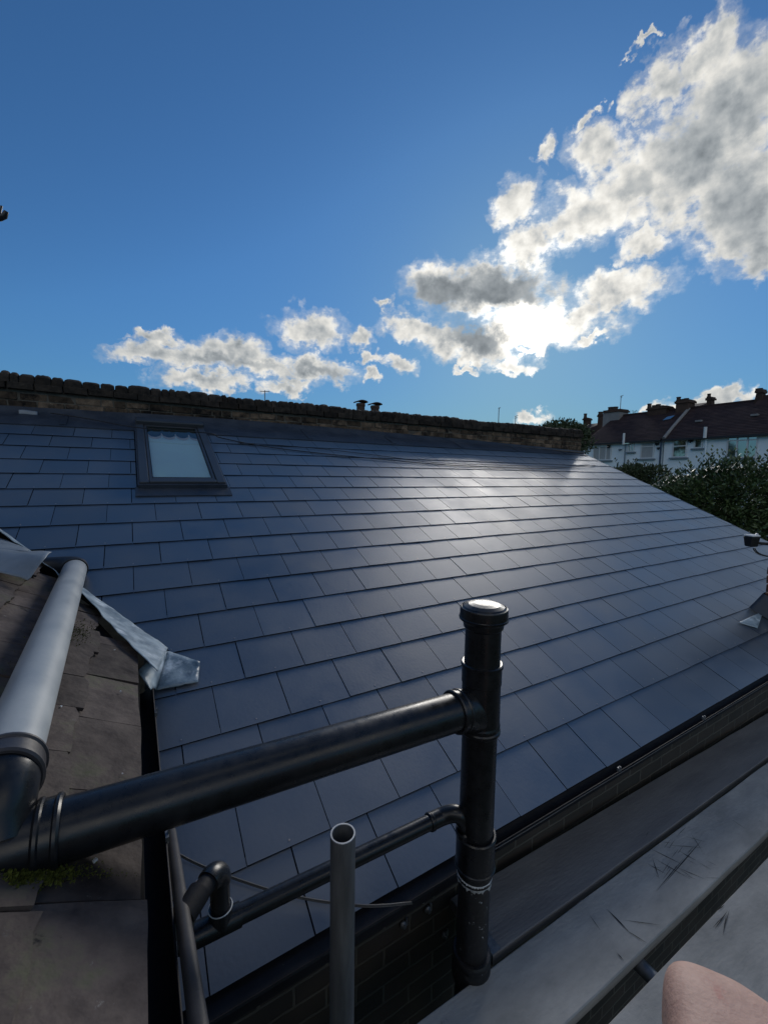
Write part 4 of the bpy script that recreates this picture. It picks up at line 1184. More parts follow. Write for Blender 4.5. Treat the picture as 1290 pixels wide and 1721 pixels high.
# ================================================================== scaffold
tp = hit(576, 1400, (0, 1, 0), -.42)
st = empty('scaffold_tube', (tp.x, -.42, GZ), 'upright galvanised steel scaffold tube with an open top in front of the slates', 'scaffold tube')
mb = MB()
RO, RI = .0242, .0205
mb.lathe((tp.x, -.42, GZ), (0, 0, 1), [(0, RO), (tp.z - GZ - .001, RO)], 48, 0)
mb.lathe((tp.x, -.42, GZ), (0, 0, 1), [(tp.z - GZ - .001, RO), (tp.z - GZ, RO - .0006), (tp.z - GZ, RO - .0006), (tp.z - GZ, RI + .0006), (tp.z - GZ - .001, RI)], 48, 1)
mb.lathe((tp.x, -.42, GZ), (0, 0, 1), [(tp.z - GZ - .001, RI), (.0, RI)], 48, 0)
mb.build('tube', [M['steel'], M['steel_cut']], st)
BZ0, BSL = -.25, -.048
def bz(x): return BZ0 + BSL * x
BAng = math.atan(BSL)
def board(x0, x1, y0, y1, m_, label, seed, cuts=(), dz=0.0):
    rr = random.Random(seed); L_ = x1 - x0; yc = (y0 + y1) / 2; w = abs(y1 - y0)
    e = empty('scaffold_board', (x0, yc, bz(x0)), label, 'scaffold board', 'scaffold boards beside the eave')
    m1 = MB(); n_ = 60
    def P(a, s_, h):
        x = x0 + L_ * a
        y = yc + s_ * w / 2 + .0025 * noise.noise(Vector((x * 3, s_ * 3 + seed, 0)))
        return Vector((x, y, bz(x) + h + dz + .0015 * noise.noise(Vector((x * 2, s_ * 2, seed)))))
    sec = [(-1, -.036), (-1, -.003), (-.97, 0), (-.5, .0004), (0, .0008), (.5, .0004), (.97, 0), (1, -.003), (1, -.036)]
    k = len(sec)
    V_ = [P(i / n_, s_, h) for i in range(n_ + 1) for s_, h in sec]
    F = [[i * k + j, i * k + (j + 1) % k, (i + 1) * k + (j + 1) % k, (i + 1) * k + j] for i in range(n_) for j in range(k)]
    m1.add(V_, F, 0, False, .5); m1.add(V_[:k], [list(range(k))[::-1]], 0); m1.add(V_[-k:], [list(range(k))], 0)
    pl = Vector((math.sin(-BAng), 0, math.cos(BAng)))
    for (xa, ya, xb, yb, wd) in cuts:      # scratches and saw marks, pixel ends projected on to the board top
        p, q_ = hit(xa, ya, pl, pl.dot(Vector((0, 0, BZ0))) + .0022), hit(xb, yb, pl, pl.dot(Vector((0, 0, BZ0))) + .0022)
        d_ = (q_ - p).normalized(); s_ = pl.cross(d_) * wd
        mid = p.lerp(q_, .5)
        s_ = s_ * 1.15
        m1.add([p, mid - s_ * .5, q_, mid + s_ * .5], [[0, 1, 2, 3]], 1)
    b = m1.build('plank', [m_, M['cut']], e)
    m2 = MB()
    if x0 > -1.15:
        m2.box((x0 - .001, yc, bz(x0) - .018 + dz), .0016, w + .003, .038); m2.box((x0 + .02, yc, bz(x0) + .0035 + dz), .04, w * .995, .0012)
        m2.build('end_band', M['steel'], e)
    return e
pl0 = Vector((math.sin(-BAng), 0, math.cos(BAng)))
xe = hit(818, 1592, pl0, pl0.dot(Vector((0, 0, BZ0)))).x
board(xe, 4.3, .036, -.186, M['board_dark'], 'dark scaffold board against the brick wall, its end behind the soil stack', 3, dz=-.004)
cuts = []
rc = random.Random(12)
for (xa, ya, xb, yb, wd) in ((1090, 1425, 1150, 1455, .004), (1098, 1442, 1160, 1478, .0035), (1085, 1450, 1120, 1470, .003), (1111, 1490, 1180, 1410, .0035), (1100, 1500, 1150, 1440, .0025), (1120, 1420, 1185, 1425, .002), (1130, 1455, 1190, 1480, .0025), (1095, 1440, 1107, 1478, .003), (1150, 1405, 1185, 1415, .002), (1140, 1430, 1172, 1448, .003), (1160, 1400, 1180, 1432, .002),
                             (1018, 1527, 1060, 1570, .005), (1022, 1530, 1052, 1560, .003), (1045, 1546, 1112, 1555, .0022), (1050, 1562, 1088, 1586, .003), (988, 1535, 1010, 1566, .0022), (1035, 1600, 1048, 1615, .0035),
                             (1225, 1375, 1255, 1395, .002), (1235, 1312, 1250, 1315, .004), (1190, 1330, 1212, 1341, .0015)):
    cuts.append((xa, ya, xb, yb, wd))
for _ in range(26):
    xa = rc.uniform(1080, 1190); ya = rc.uniform(1405, 1490); a = rc.choice((.5, .45, -.9, -1.0, .1)) + rc.uniform(-.1, .1); l_ = rc.uniform(8, 34)
    cuts.append((xa, ya, xa + l_ * math.cos(a), ya + l_ * math.sin(a), .0013))
board(-1.20, 4.3, -.211, -.427, M['board'], 'middle weathered scaffold board scored with dark saw scratches', 5, cuts)
cuts = [(1200, 1562, 1222, 1530, .0035), (1214, 1572, 1220, 1535, .003), (1196, 1560, 1214, 1540, .002), (1205, 1530, 1217, 1520, .003), (1216, 1560, 1225, 1528, .002)]
board(-1.20, 4.3, -.488, -.715, M['board'], 'nearest scaffold board, pale grey, beyond the bare knee', 7, cuts)
for i, (x, lb) in enumerate(((-.15, 'horizontal scaffold tube under the boards, nearest the soil stack'), (2.1, 'horizontal scaffold tube under the boards, near the far chimney'))):
    mb = MB(); z = bz(x) - .036 - .026
    mb.lathe((x, .02, z), (0, -1, 0), [(0, .020), (0, .0242), (0, .0242), (1.35, .0242), (1.35, .020)], 28)
    tag(mb.build('scaffold_tube', M['steel']), lb, 'scaffold tube', 'tubes carrying the scaffold boards')
for i, yy in enumerate((-.80,)):
    mb = MB(); a, b = Vector((-1.1, yy, bz(-1.1) - .112)), Vector((4.3, yy, bz(4.3) - .112))
    mb.tube([a, b], .0242, 24); tag(mb.build('scaffold_ledger', M['steel']), 'long scaffold ledger tube under the outer edge of the boards', 'scaffold tube')

# ================================================================== floodlight on the chimney
fl = DPX(1262, 909, 3.72)
fe = empty('security_light', tuple(fl), 'small black security light with a white top on a bracket at the right chimney', 'security light')
mb = MB(); w0 = .058
B4 = [(-1, -.8), (1, -.8), (1, .8), (-1, .8)]
ang = Matrix.Rotation(R(-18), 3, 'Z')
mb.prism([fl + ang @ Vector((x * .036, y * .04, -.050)) for x, y in B4], [fl + ang @ Vector((x * .048, y * .050, .040)) for x, y in B4])
mb.build('housing', M['blackmetal'], fe, bevel=.008)
mb = MB(); mb.prism([fl + ang @ Vector((x * .048, y * .052, .042)) for x, y in B4], [fl + ang @ Vector((x * .042, y * .046, .056)) for x, y in B4])
mb.build('white_top', M['whitep'], fe, bevel=.006)
cpt = Vector((CX + .02, CY + .12, fl.z - .01))
mb = MB(); mb.tube(arc(fl + Vector((.055, 0, .02)), (1, 0, .9), fl + Vector((.115, 0, .045)), (.4, 0, -1), 8) + arc(fl + Vector((.118, 0, .02)), (-.2, 0, -1), fl + Vector((.09, 0, -.01)), (-1, 0, -.2), 5)[1:], .010, 12)
mb.build('sensor_arm', M['whitep'], fe)
mb = MB(); mb.tube([fl + Vector((.05, 0, -.02)), fl + Vector((.14, .0, -.03)), Vector((CX + .01, CY + .06, fl.z - .03))], .013, 12); mb.build('bracket', M['blackmetal'], fe)
for dx in (-.012, .02):
    e1_ = Vector((CX - .005, CY + .03, hit(1283, 960, (0, 1, 0), CY).z))
    mb = MB(); s_ = fl + Vector((dx, -.02, -.062)); c1 = s_ + Vector((.05, -.02, -.13)); 
    mb.tube([s_ * (1 - t) ** 2 + c1 * 2 * t * (1 - t) + e1_ * t * t for t in [i / 14 for i in range(15)]], .0045, 8); mb.build('wire', M['cable'], fe)

# bracket tip of an aerial reaching into the left edge of the picture
ab = DPX(-2, 366, 3.0)
ae = empty('aerial_bracket', tuple(ab), 'dark hooked end of a metal aerial bracket at the left edge against the sky', 'aerial bracket')
mb = MB()
mb.tube([ab + RIGHT * -.55 - DOWN * -.05, ab + RIGHT * -.05, ab + RIGHT * .012], .022, 16)
mb.tube([ab + RIGHT * .0, ab + RIGHT * .042 - DOWN * .012, ab + RIGHT * .056 - DOWN * .045], [.024, .020, .014], 14)
mb.tube([ab + RIGHT * .004, ab + RIGHT * .012 - DOWN * .05, ab + RIGHT * .022 - DOWN * .085], [.012, .009, .007], 10)
mb.build('hook', M['blackmetal'], ae)
mb = MB(); q_ = ab + RIGHT * -.5 - DOWN * -.05; mb.tube([Vector((q_.x, q_.y, .9)), Vector((q_.x, q_.y, q_.z + .5))], .022, 16); mb.build('mast', M['steel'], ae)

# ================================================================== the photographer's leg
K = DPX(1236, 1764, .53)
fw = Vector((.92, .40, 0)).normalized(); rt = Vector((fw.y, -fw.x, 0))
hip = K - fw * .40 + Vector((0, 0, .05)) + rt * .03
ankle = K + fw * .03 + Vector((0, 0, -.42))
def skinned(name, verts, edges, radii, m_, parent, sub=2):
    me = D.meshes.new(name); me.from_pydata([tuple(v) for v in verts], edges, [])
    o = D.objects.new(name, me); COL.objects.link(o)
    sk = o.modifiers.new('skin', 'SKIN'); sk.use_smooth_shade = True
    for i, r in enumerate(radii):
        me.skin_vertices[0].data[i].radius = (r, r) if not isinstance(r, tuple) else r
    me.skin_vertices[0].data[0].use_root = True
    sb = o.modifiers.new('sub', 'SUBSURF'); sb.levels = sub; sb.render_levels = sub
    me.materials.append(m_)
    if parent: o.parent = parent; o.matrix_parent_inverse = world_of(parent).inverted()
    return o
def leg_mesh():
    m1 = MB()
    # path of the leg with half width (side to side), half depth, and squareness of the section
    st_ = [(hip - fw * .03, .088, .088, 2.0), (hip.lerp(K, .3), .082, .080, 2.0), (hip.lerp(K, .6), .078, .066, 2.3), (hip.lerp(K, .85), .078, .060, 3.0),
           (K + fw * .018 + Vector((0, 0, -.008)), .078, .056, 3.6), (K + fw * .040 + Vector((0, 0, -.045)), .074, .050, 3.4), (K + fw * .030 + Vector((0, 0, -.10)), .062, .050, 2.4),
           (K.lerp(ankle, .40) - fw * .012, .055, .056, 2.0), (K.lerp(ankle, .7) - fw * .004, .043, .046, 2.0), (ankle, .034, .038, 2.0),
           (ankle + Vector((0, 0, -.045)) + fw * .01, .034, .046, 2.0), (ankle + fw * .07 + Vector((0, 0, -.085)), .038, .032, 2.0), (ankle + fw * .17 + Vector((0, 0, -.10)), .036, .020, 2.0)]
    P_ = [s_[0] for s_ in st_]; out = []
    for i in range(len(st_) - 1):
        for k in range(4):
            t = k / 4; p0, p1, p2, p3 = P_[max(0, i - 1)], P_[i], P_[i + 1], P_[min(len(P_) - 1, i + 2)]
            c = .5 * ((2 * p1) + (p2 - p0) * t + (2 * p0 - 5 * p1 + 4 * p2 - p3) * t * t + (3 * p1 - p0 - 3 * p2 + p3) * t ** 3)
            out.append((c, *[st_[i][j] + (st_[i + 1][j] - st_[i][j]) * t for j in (1, 2, 3)]))
    out.append(st_[-1]); seg = 40; V_ = []
    for i, (c, a_, b_, e_) in enumerate(out):
        t = (out[min(i + 1, len(out) - 1)][0] - out[max(i - 1, 0)][0]).normalized()
        n_ = rt.cross(t).normalized()
        for k in range(seg):
            th = 2 * math.pi * k / seg; cs, sn = math.cos(th), math.sin(th)
            r = (abs(cs) ** e_ + abs(sn) ** e_) ** (-1 / e_)
            p = c + rt * (a_ * cs * r) + n_ * (b_ * sn * r)
            # knee cap and the hollows beside it
            dk = (p - (K + fw * .075 + Vector((0, 0, .012)))).length
            p += (p - c).normalized() * (.007 * math.exp(-(dk / .030) ** 2)) 
            p += (p - c).normalized() * (.0022 * noise.noise(p * 22) + .0008 * noise.noise(p * 70))
            V_.append(p)
    F = [[i * seg + k, i * seg + (k + 1) % seg, (i + 1) * seg + (k + 1) % seg, (i + 1) * seg + k] for i in range(len(out) - 1) for k in range(seg)]
    F += [list(range(seg))[::-1], [(len(out) - 1) * seg + k for k in range(seg)]]
    m1.add(V_, F, 0, True)
    o = m1.build('person', M['skin'])
    sb = o.modifiers.new('sub', 'SUBSURF'); sb.levels = 2; sb.render_levels = 2
    return o
leg = leg_mesh()
tag(leg, 'bare bent knee of the person taking the picture, at the lower right corner', 'person')
sh = skinned('shorts', [hip - fw * .06, hip, hip.lerp(K, .28)], [(0, 1), (1, 2)], [.10, .100, .098], M['shorts'], leg)
bt = skinned('boot', [ankle + Vector((0, 0, .03)), ankle + Vector((0, 0, -.05)), ankle + fw * .10 + Vector((0, 0, -.090)), ankle + fw * .19 + Vector((0, 0, -.098))], [(0, 1), (1, 2), (2, 3)], [.048, .046, .046, .036], M['boot'], leg)
# ================================================================== terrace of houses beyond
FX = 28.0
def fh(x, y, X=FX): p = hit(x, y, (1, 0, 0), X); return p.y, p.z
ZE = sum(fh(x, y)[1] for x, y in ((990, 747), (1100, 740), (1175, 735), (1280, 728))) / 4
PIT = R(33); RNX = Vector((-math.sin(PIT), 0, math.cos(PIT))); RC = RNX.dot(Vector((FX - .25, 0, ZE)))
def rp_(x, y): return hit(x, y, RNX, RC)
ridge_x = (rp_(1100, 692).x + rp_(1230, 679).x) / 2
ridge_z = ZE + (ridge_x - FX + .25) * math.tan(PIT)
def house(name_label, pxl, pxr, ridge_l):
    yl, yr = fh(pxl, 743)[0], fh(pxr, 733)[0]
    e = empty('terraced_house', (FX, (yl + yr) / 2, GZ), name_label, 'house', 'white rendered terraced houses')
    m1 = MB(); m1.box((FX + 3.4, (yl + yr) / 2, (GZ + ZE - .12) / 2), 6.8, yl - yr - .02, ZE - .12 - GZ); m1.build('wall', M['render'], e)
    m1 = MB(); ry = fh(ridge_l, 700, ridge_x)[0] if ridge_l else yl + .0
    nC = 22; rr = random.Random(int(pxl))
    for c in range(nC):
        t0, t1 = c / nC, (c + 1) / nC
        x0, x1 = FX - .30 + (ridge_x - FX + .30) * t0, FX - .30 + (ridge_x - FX + .30) * (t1 + .012)
        z0, z1 = ZE - .03 + (ridge_z - ZE + .03) * t0, ZE - .03 + (ridge_z - ZE + .03) * (t1 + .012)
        ya0, ya1 = yl + (ry - yl) * t0, yl + (ry - yl) * t1
        nb = 10
        for k in range(nb):
            a0, b0 = ya0 + (yr - ya0) * k / nb, ya0 + (yr - ya0) * (k + 1) / nb
            a1, b1_ = ya1 + (yr - ya1) * k / nb, ya1 + (yr - ya1) * (k + 1) / nb
            m1.prism([(x0, a0, z0 - .02), (x0, b0, z0 - .02), (x1, b1_, z1 - .05), (x1, a1, z1 - .05)], [(x0, a0, z0 + .035), (x0, b0, z0 + .035), (x1, b1_, z1), (x1, a1, z1)], tone=rr.random())
    m1.prism([(ridge_x, ry, ridge_z), (ridge_x, yr, ridge_z), (2 * ridge_x - FX, yr, ZE), (2 * ridge_x - FX, yl, ZE)], [(ridge_x, ry, ridge_z - .05), (ridge_x, yr, ridge_z - .05), (2 * ridge_x - FX, yr, ZE - .05), (2 * ridge_x - FX, yl, ZE - .05)])
    rf = m1.build('roof', M['farroof'], e)
    m1 = MB(); m1.tube([(ridge_x, ry, ridge_z + .01), (ridge_x, yr, ridge_z + .01)], .10, 10); m1.build('ridge_tiles', M['farroof'], rf)
    m1 = MB(); m1.box((FX - .30, (yl + yr) / 2, ZE - .07), .12, yl - yr, .10); m1.build('gutter', M['blackmetal'], e)
    return e, rf
def window(e, x0, y0, x1, y1, lights=((0, 1),), top=0.0, label=None, glass=None):
    ya, za = fh(x0, y0); yb, _ = fh(x1, y0); zb_ = fh(x0, y1)[1]
    xf = FX - .035; fw_ = .07
    f = MB()
    def fr(a, b, c, d_, t=.06): f.box((xf, (a + b) / 2, (c + d_) / 2), t, abs(b - a), abs(d_ - c))
    fr(ya, ya - fw_, zb_, za); fr(yb, yb + fw_, zb_, za); fr(ya - fw_, yb + fw_, za - fw_, za); fr(ya - fw_, yb + fw_, zb_, zb_ + fw_)
    Wd = ya - yb
    for (a, b) in lights[1:]: fr(ya - Wd * a - .035, ya - Wd * a + .035, zb_ + fw_, za - fw_)
    if top: fr(ya - fw_, yb + fw_, za - (za - zb_) * top - .03, za - (za - zb_) * top + .03, .055)
    w = f.build('window', M['upvc'], e, label=label)
    g_ = MB(); g_.box((FX - .018, (ya + yb) / 2, (za + zb_) / 2), .012, Wd - .1, za - zb_ - .1); g_.build('pane', glass or M['farglass'], w)
    s = MB(); s.box((FX - .08, (ya + yb) / 2, zb_ - .05), .20, Wd + .24, .08); s.build('sill', M['sill'], w)
    return w
hA, rA = house('white terraced house with a dark tiled roof, left of the sloping party line', 980.5, 1113.5, 1034)
hB, rB = house('white terraced house with a wide triple window above the glossy shrub', 1115.5, 1345, None)
window(hA, 997, 750.5, 1027.5, 774, ((0, 1), (.36, 1), (.72, 1)), 0, glass=M['curtain'])
window(hA, 1056, 745.6, 1066, 759.5, ((0, 1), (.5, 1)))
window(hA, 1077, 743.5, 1099.5, 771, ((0, 1),), .28, glass=M['curtain'], label='window with pale curtains')
window(hB, 1130.6, 739.5, 1155, 769, ((0, 1),), .36)
window(hB, 1166.5, 737, 1181, 753.5, ((0, 1),))
window(hB, 1222, 733, 1274, 770, ((0, 1), (.34, 1), (.68, 1)), .22, label='wide triple window')
def vpipe(e, x, y0, y1, r, m_, name, off=.16):
    y, z0 = fh(x, y0, FX - off); z1 = fh(x, y1, FX - off)[1]
    m1 = MB(); m1.tube([(FX - off, y, z0), (FX - off, y, z1)], r, 12); m1.build(name, m_, e)
vpipe(hA, 1048, 728, 747, .075, M['upvc'], 'vent_pipe', .45); vpipe(hA, 1050.5, 747, 790, .045, M['sill'], 'waste_pipe')
vpipe(hB, 1184.8, 717.5, 736, .085, M['upvc'], 'vent_pipe', .45); vpipe(hB, 1186, 736, 790, .045, M['render'], 'waste_pipe')
vpipe(hA, 1110.5, 741, 800, .055, M['bluepipe'], 'downpipe')
def lump(e, x, y, sy, sz_, m_, name):
    yy, zz = fh(x, y); m1 = MB(); m1.box((FX - .08, yy, zz), .12, sy, sz_); m1.tube([(FX - .15, yy, zz), (FX - .3, yy - .08, zz - .1)], .04, 10); m1.build(name, m_, e, bevel=.02)
lump(hA, 1104.5, 746, .22, .16, M['blackmetal'], 'satellite_arm'); lump(hA, 1107, 753, .20, .10, M['blackmetal'], 'cable_box'); lump(hA, 1042, 755.5, .18, .10, M['sill'], 'flue'); lump(hA, 1023.5, 750, .22, .2, M['blackmetal'], 'lamp')
lump(hB, 1160.5, 741, .24, .12, M['blackmetal'], 'lamp')
# rooflight on the left house, raised party line between the two
a, b, c, d_ = rp_(1113, 708.5), rp_(1126, 706), rp_(1134, 700), rp_(1121, 702.5)
m1 = MB(); m1.prism([p for p in (a, b, c, d_)], [p + RNX * .10 for p in (a, b, c, d_)]); rl = m1.build('rooflight', M['farglass'], hA)
for nm, e, pts_ in (('party_ridge', hB, [(1115, 738), (1130, 719), (1157, 688)]),):
    m1 = MB(); P = [rp_(*p) + RNX * .06 for p in pts_]; m1.tube(P, .10, 8); m1.build(nm, M['farrender'], e)
for x, y in ((1174, 709), (1268, 699)):
    p = rp_(x, y); m1 = MB(); m1.box(p + RNX * .05, .3, .35, .12); m1.build('roof_vent', M['farrender'], hB, bevel=.02)
def chimney(par, x0, x1, ytop, ybot, m_, pots, depth=.9, cap=True, X=None, flare=0):
    X = X or ridge_x
    ya, zt = fh(x0, ytop, X - depth / 2); yb, zt2 = fh(x1, ytop, X - depth / 2); zb_ = min(fh(x0, ybot, X - depth / 2)[1], fh(x1, ybot, X - depth / 2)[1]) - .5
    zt = (zt + zt2) / 2
    e = empty('chimney'); e.parent = par; e.matrix_parent_inverse = world_of(par).inverted()
    m1 = MB(); yc, w = (ya + yb) / 2, abs(ya - yb)
    m1.prism([(X - depth / 2, yc - w / 2 - flare, zb_), (X + depth / 2, yc - w / 2 - flare, zb_), (X + depth / 2, yc + w / 2 + flare, zb_), (X - depth / 2, yc + w / 2 + flare, zb_)],
             [(X - depth / 2, yc - w / 2, zt), (X + depth / 2, yc - w / 2, zt), (X + depth / 2, yc + w / 2, zt), (X - depth / 2, yc + w / 2, zt)])
    m1.build('stack', m_, e)
    if cap:
        m1 = MB(); m1.box((X, yc, zt + .06), depth + .14, w + .14, .12, jit=.02); m1.box((X, yc, zt + .16), depth + .04, w + .04, .10, jit=.02); m1.build('corbel', M['farbrick'], e)
    for (px_, h, r) in pots:
        y_, _ = fh(px_, ytop, X)
        m1 = MB(); m1.lathe((X, y_, zt + (.16 if cap else -.02)), (0, 0, 1), [(0, r), (h * .8, r * .8), (h * .82, r * .98), (h, r * .95), (h, r * .6)], 14, tone=.5); m1.build('pot', M['pot'], e)
    return e
chimney(hA, 1013, 1040, 693, 714, M['farrender'], ((1019, .10, .26), (1026, .34, .26), (1032, .32, .26), (1038, .10, .2)), 1.2)
chimney(hA, 1087, 1119, 688, 702, M['farbrick'], ((1090, .38, .15), (1098, .22, .17), (1105, .26, .17), (1111, .14, .16), (1117, .10, .14)), .9)
chimney(hB, 1135, 1156, 677, 692, M['farbrick'], ((1139, .34, .15), (1147, .16, .17), (1152, .18, .17)), .9)
chimney(hB, 1187, 1194, 672, 688, M['farbrick'], ((1190, .28, .12),), .5, X=ridge_x + .2, flare=.10)
chimney(hB, 1270, 1279, 660, 680, M['farbrick'], ((1274, .14, .20),), .6, flare=.18)
m1 = MB()
y0_, z0_ = fh(1278, 666, ridge_x); y1_, z1_ = fh(1330, 660, ridge_x)
m1.prism([(ridge_x - 1.2, y0_ + .25, ridge_z - 1.0), (ridge_x + .3, y0_ + .25, ridge_z - 1.0), (ridge_x + .3, y1_, ridge_z - 1.0), (ridge_x - 1.2, y1_, ridge_z - 1.0)],
         [(ridge_x - .05, y0_, z0_), (ridge_x + .3, y0_, z0_), (ridge_x + .3, y1_, z0_ + .2), (ridge_x - .05, y1_, z0_ + .2)])
m1.build('raised_gable', M['farroof'], hB)
# farther houses peeping over on the left
def far_house(x0, x1, yr, ye, X, label, m_=None):
    ya, za = fh(x0, yr, X); yb, zb_ = fh(x1, yr, X); ze = fh(x0, ye, X)[1]
    e = empty('distant_house', (X, (ya + yb) / 2, GZ), label, 'house')
    m1 = MB(); m1.prism([(X - 4, ya, ze), (X + 4, ya, ze), (X + 4, yb, ze), (X - 4, yb, ze)], [(X - .1, ya, za), (X + .1, ya, za), (X + .1, yb, za), (X - .1, yb, za)]); rf = m1.build('roof', m_ or M['farroof'], e)
    m1 = MB(); m1.box((X, (ya + yb) / 2, (GZ + ze) / 2 - .02), 7.4, abs(ya - yb) - .3, ze - GZ - .04); m1.build('wall', M['farbrick'], e)
    return e
d1 = far_house(968, 1012, 715, 738, 36, 'dim brown house behind the left end of the white terrace')
chimney(d1, 979.5, 985.5, 706, 720, M['farbrick'], ((982.5, .5, .16),), .7, X=36)
chimney(d1, 1004, 1012, 700, 720, M['farbrick'], ((1008, .3, .2),), .9, X=33)
d2 = far_house(1150, 1192, 681, 700, 44, 'dark roof just above the ridge of the white terrace, behind its middle chimneys')
# aerials and poles
def aerial(x, yt, yb, X, label, arms, m_=M['farrender'], r=.025, cat='aerial'):
    y, zt = fh(x, yt, X); zb_ = fh(x, yb, X)[1]
    e = empty('aerial', (X, y, zb_), label, cat)
    m1 = MB(); m1.tube([(X, y, zb_ - 1.5), (X, y, zt)], r, 8); m1.build('mast', m_, e)
    m1 = MB()
    for (dz_, l_) in arms: m1.tube([(X, y + l_ * .35, zt - dz_), (X, y - l_, zt - dz_ + .06)], r * .8, 6)
    m1.build('boom', m_, e)
aerial(1043, 665, 692, ridge_x + 1, 'tall thin aerial mast beside the rendered chimney of the white terrace', ((.05, .18), (.16, .10)))
aerial(838, 685, 706, 40, 'taller of two thin poles showing over the parapet', ((.1, .25),), r=.05, cat='pole')
aerial(866, 699, 710, 42, 'shorter of two thin poles showing over the parapet', ((.05, .4), (.3, .3)), r=.04, cat='pole')
def fy(x, y, Y): return hit(x, y, (0, 1, 0), Y)
p = fy(445, 656, 30); e = empty('aerial', (p.x, p.y, p.z - 2), 'tiny television aerial showing over the parapet under the left clouds', 'aerial')
m1 = MB(); m1.tube([(p.x, p.y, p.z - 2), (p.x, p.y, p.z)], .03, 6); m1.tube([(p.x - .35, p.y, p.z - .1), (p.x + .35, p.y, p.z - .05)], .025, 6); m1.build('mast', M['farrender'], e)

# ================================================================== plants, shed
def leaves(m1, c, rad, n_, L_, w, rr, up=.3, shell=.45):
    c = Vector(c)
    for _ in range(n_):
        while True:
            d_ = Vector((rr.uniform(-1, 1), rr.uniform(-1, 1), rr.uniform(-1, 1)))
            if .05 < d_.length <= 1: break
        d_.normalize(); s_ = shell + (1 - shell) * rr.random() ** .6
        lump_ = 1 + .28 * noise.noise(d_ * 2.3 + c)
        p = c + Vector((d_.x * rad[0], d_.y * rad[1], d_.z * rad[2])) * s_ * lump_
        ax = (d_ * .8 + Vector((rr.gauss(0, .6), rr.gauss(0, .6), rr.gauss(0, .5) + up))).normalized()
        sd_ = ax.cross(Vector((rr.gauss(0, 1), rr.gauss(0, 1), rr.gauss(0, 1)))).normalized()
        l_, w_ = L_ * rr.uniform(.6, 1.15), w * rr.uniform(.7, 1.1)
        up_ = ax.cross(sd_)
        m1.add([p, p + ax * l_ * .45 + sd_ * w_ / 2 - up_ * w_ * .12, p + ax * l_, p + ax * l_ * .45 - sd_ * w_ / 2 - up_ * w_ * .12, p + ax * l_ * .45 + up_ * w_ * .10], [[0, 1, 4], [1, 2, 4], [2, 3, 4], [3, 0, 4]], 0, False, rr.random())
def shoots(m1, base, n_, ln, L_, w, rr, sx, sy):
    for _ in range(n_):
        p = Vector(base) + Vector((rr.uniform(-sx, sx), rr.uniform(-sy, sy), 0)); d_ = Vector((rr.gauss(0, .25), rr.gauss(0, .25), 1)).normalized(); l = ln * rr.uniform(.5, 1.2)
        for k in range(9):
            q_ = p + d_ * l * k / 8; a = k * 2.4 + rr.random(); ax = (Vector((math.cos(a), math.sin(a), .8 + .1 * k))).normalized()
            sd_ = ax.cross(Vector((0, 0, 1))).normalized(); l_ = L_ * (1.1 - .05 * k)
            m1.add([q_, q_ + ax * l_ * .45 + sd_ * w / 2, q_ + ax * l_, q_ + ax * l_ * .45 - sd_ * w / 2], [[0, 1, 2, 3]], 0, False, rr.random())
def plant(name, label, cat, blobs_, m_, L_, w, seed, trunk=True, shoot=None):
    rr = random.Random(seed); cx_ = sum(b[0][0] for b in blobs_) / len(blobs_); cy_ = sum(b[0][1] for b in blobs_) / len(blobs_)
    e = empty(name, (cx_, cy_, GZ), label, cat)
    m1 = MB()
    for c, rad, n_ in blobs_: leaves(m1, c, rad, n_, L_, w, rr)
    if shoot:
        for (b_, n_, ln, sx, sy) in shoot: shoots(m1, b_, n_, ln, L_, w, rr, sx, sy)
    m1.build('crown', m_, e)
    if trunk:
        m1 = MB()
        for c, rad, n_ in blobs_:
            c = Vector(c); b0 = Vector((cx_ + rr.uniform(-.2, .2), cy_ + rr.uniform(-.2, .2), GZ))
            mid = b0.lerp(c, .5) + Vector((rr.uniform(-.2, .2), rr.uniform(-.2, .2), 0))
            m1.tube([b0, mid, c, c + Vector((rr.uniform(-.2, .2), 0, rad[2] * .6))], [.07, .05, .03, .012], 8)
            for _ in range(5):
                d_ = Vector((rr.uniform(-1, 1), rr.uniform(-1, 1), rr.uniform(.1, 1))).normalized()
                m1.tube([mid.lerp(c, rr.random()), c + Vector((d_.x * rad[0], d_.y * rad[1], d_.z * rad[2])) * .8], [.022, .008], 6)
        m1.build('trunk', M['bark'], e)
    return e
def at(x, y, z): return DPX(x, y, z)
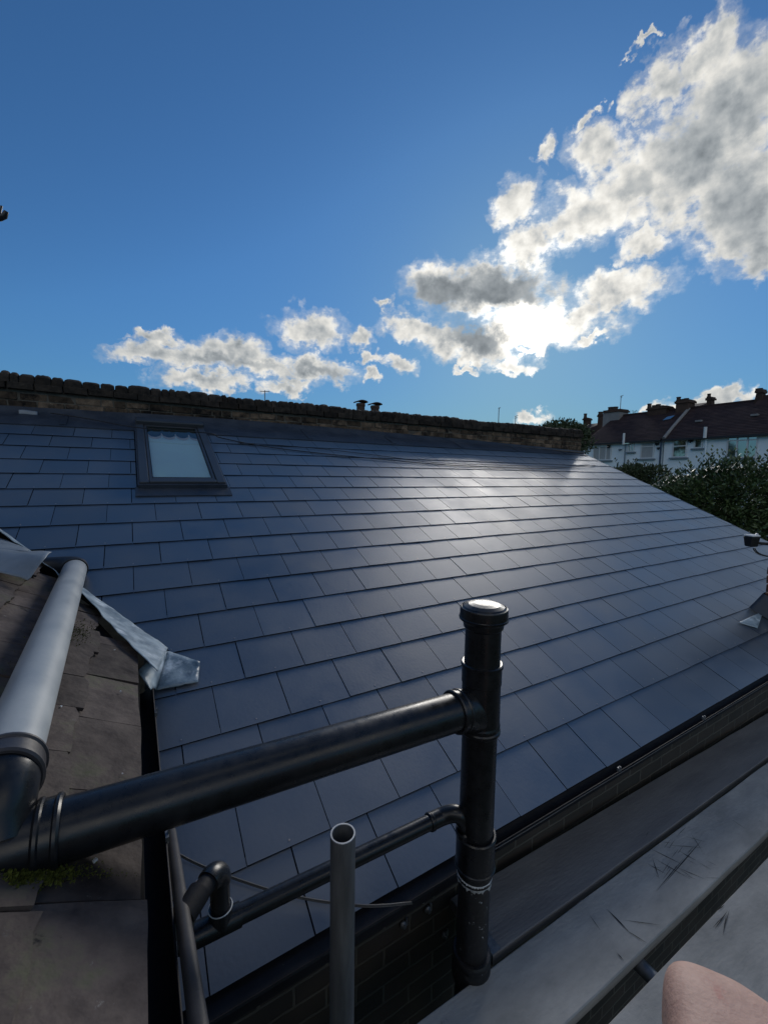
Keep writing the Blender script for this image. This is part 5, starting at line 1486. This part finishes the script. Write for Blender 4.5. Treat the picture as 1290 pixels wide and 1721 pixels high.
plant('laurel_shrub', 'big glossy dark green shrub right of the slate roof, in front of the white houses', 'shrub',
      [(at(1230, 838, 9.3), (.95, .95, .78), 5200), (at(1175, 840, 9.6), (.75, .7, .50), 2600), (at(1290, 842, 9.0), (.9, .9, .85), 3600), (at(1140, 838, 10.0), (.55, .6, .40), 1500), (at(1250, 920, 9.2), (1.2, 1.1, .9), 3600), (at(1330, 900, 8.6), (1.1, 1.1, 1.2), 2500)],
      M['leafg'], .125, .048, 4, shoot=[(at(1215, 798, 9.4), 24, .50, .5, .4), (at(1265, 795, 9.1), 20, .46, .4, .4), (at(1160, 808, 9.7), 16, .34, .3, .3), (at(1195, 800, 9.2), 14, .40, .2, .4), (at(1125, 815, 10), 8, .26, .2, .3)])
plant('hedge_shrub', 'small dark leafy shrub at the foot of the white house, left of the shed roof', 'shrub',
      [(at(1062, 800, 15.5), (.75, .6, .42), 1500), (at(1092, 800, 15.2), (.55, .6, .34), 900), (at(1052, 806, 15.5), (.5, .5, .4), 700)], M['leafd'], .16, .07, 6, shoot=[(at(1056, 795, 15.5), 6, .45, .3, .3)])
plant('dark_tree', 'dark bushy tree at the far right end of the parapet', 'tree',
      [(at(945, 735, 24), (1.3, 1.3, 1.0), 1700), (at(962, 742, 23), (1.0, 1, .9), 1200), (at(928, 728, 26), (.9, .9, .6), 800), (at(972, 728, 25), (.5, .5, .5), 500)], M['leafd'], .22, .11, 9)
plant('thin_tree', 'sparse pale tree top behind the ridge of the white terrace', 'tree',
      [(at(1062, 700, 46), (1.1, .9, .65), 260), (at(1074, 702, 46), (.7, .7, .5), 120)], M['leafd'], .16, .07, 12)
sh0 = [at(1092, 817, 12.6), at(1118, 800, 13.4), at(1175, 797, 12.6), at(1168, 817, 11.4)]
e = empty('garden_shed', tuple(sh0[0]), 'garden shed with a dull green felt roof beyond the slate roof edge', 'shed')
m1 = MB(); m1.prism([p - Vector((0, 0, .06)) for p in sh0], sh0); m1.build('roof', M['greenroof'], e)
m1 = MB(); cc = sum(sh0, Vector()) / 4
ins = [cc + (p - cc) * .93 for p in sh0]
m1.prism([Vector((p.x, p.y, GZ)) for p in ins], [p - Vector((0, 0, .065)) for p in ins]); m1.build('wall', M['shedwood'], e)

print('objects', len(D.objects), 'faces', sum(len(m_.polygons) for m_ in D.meshes))
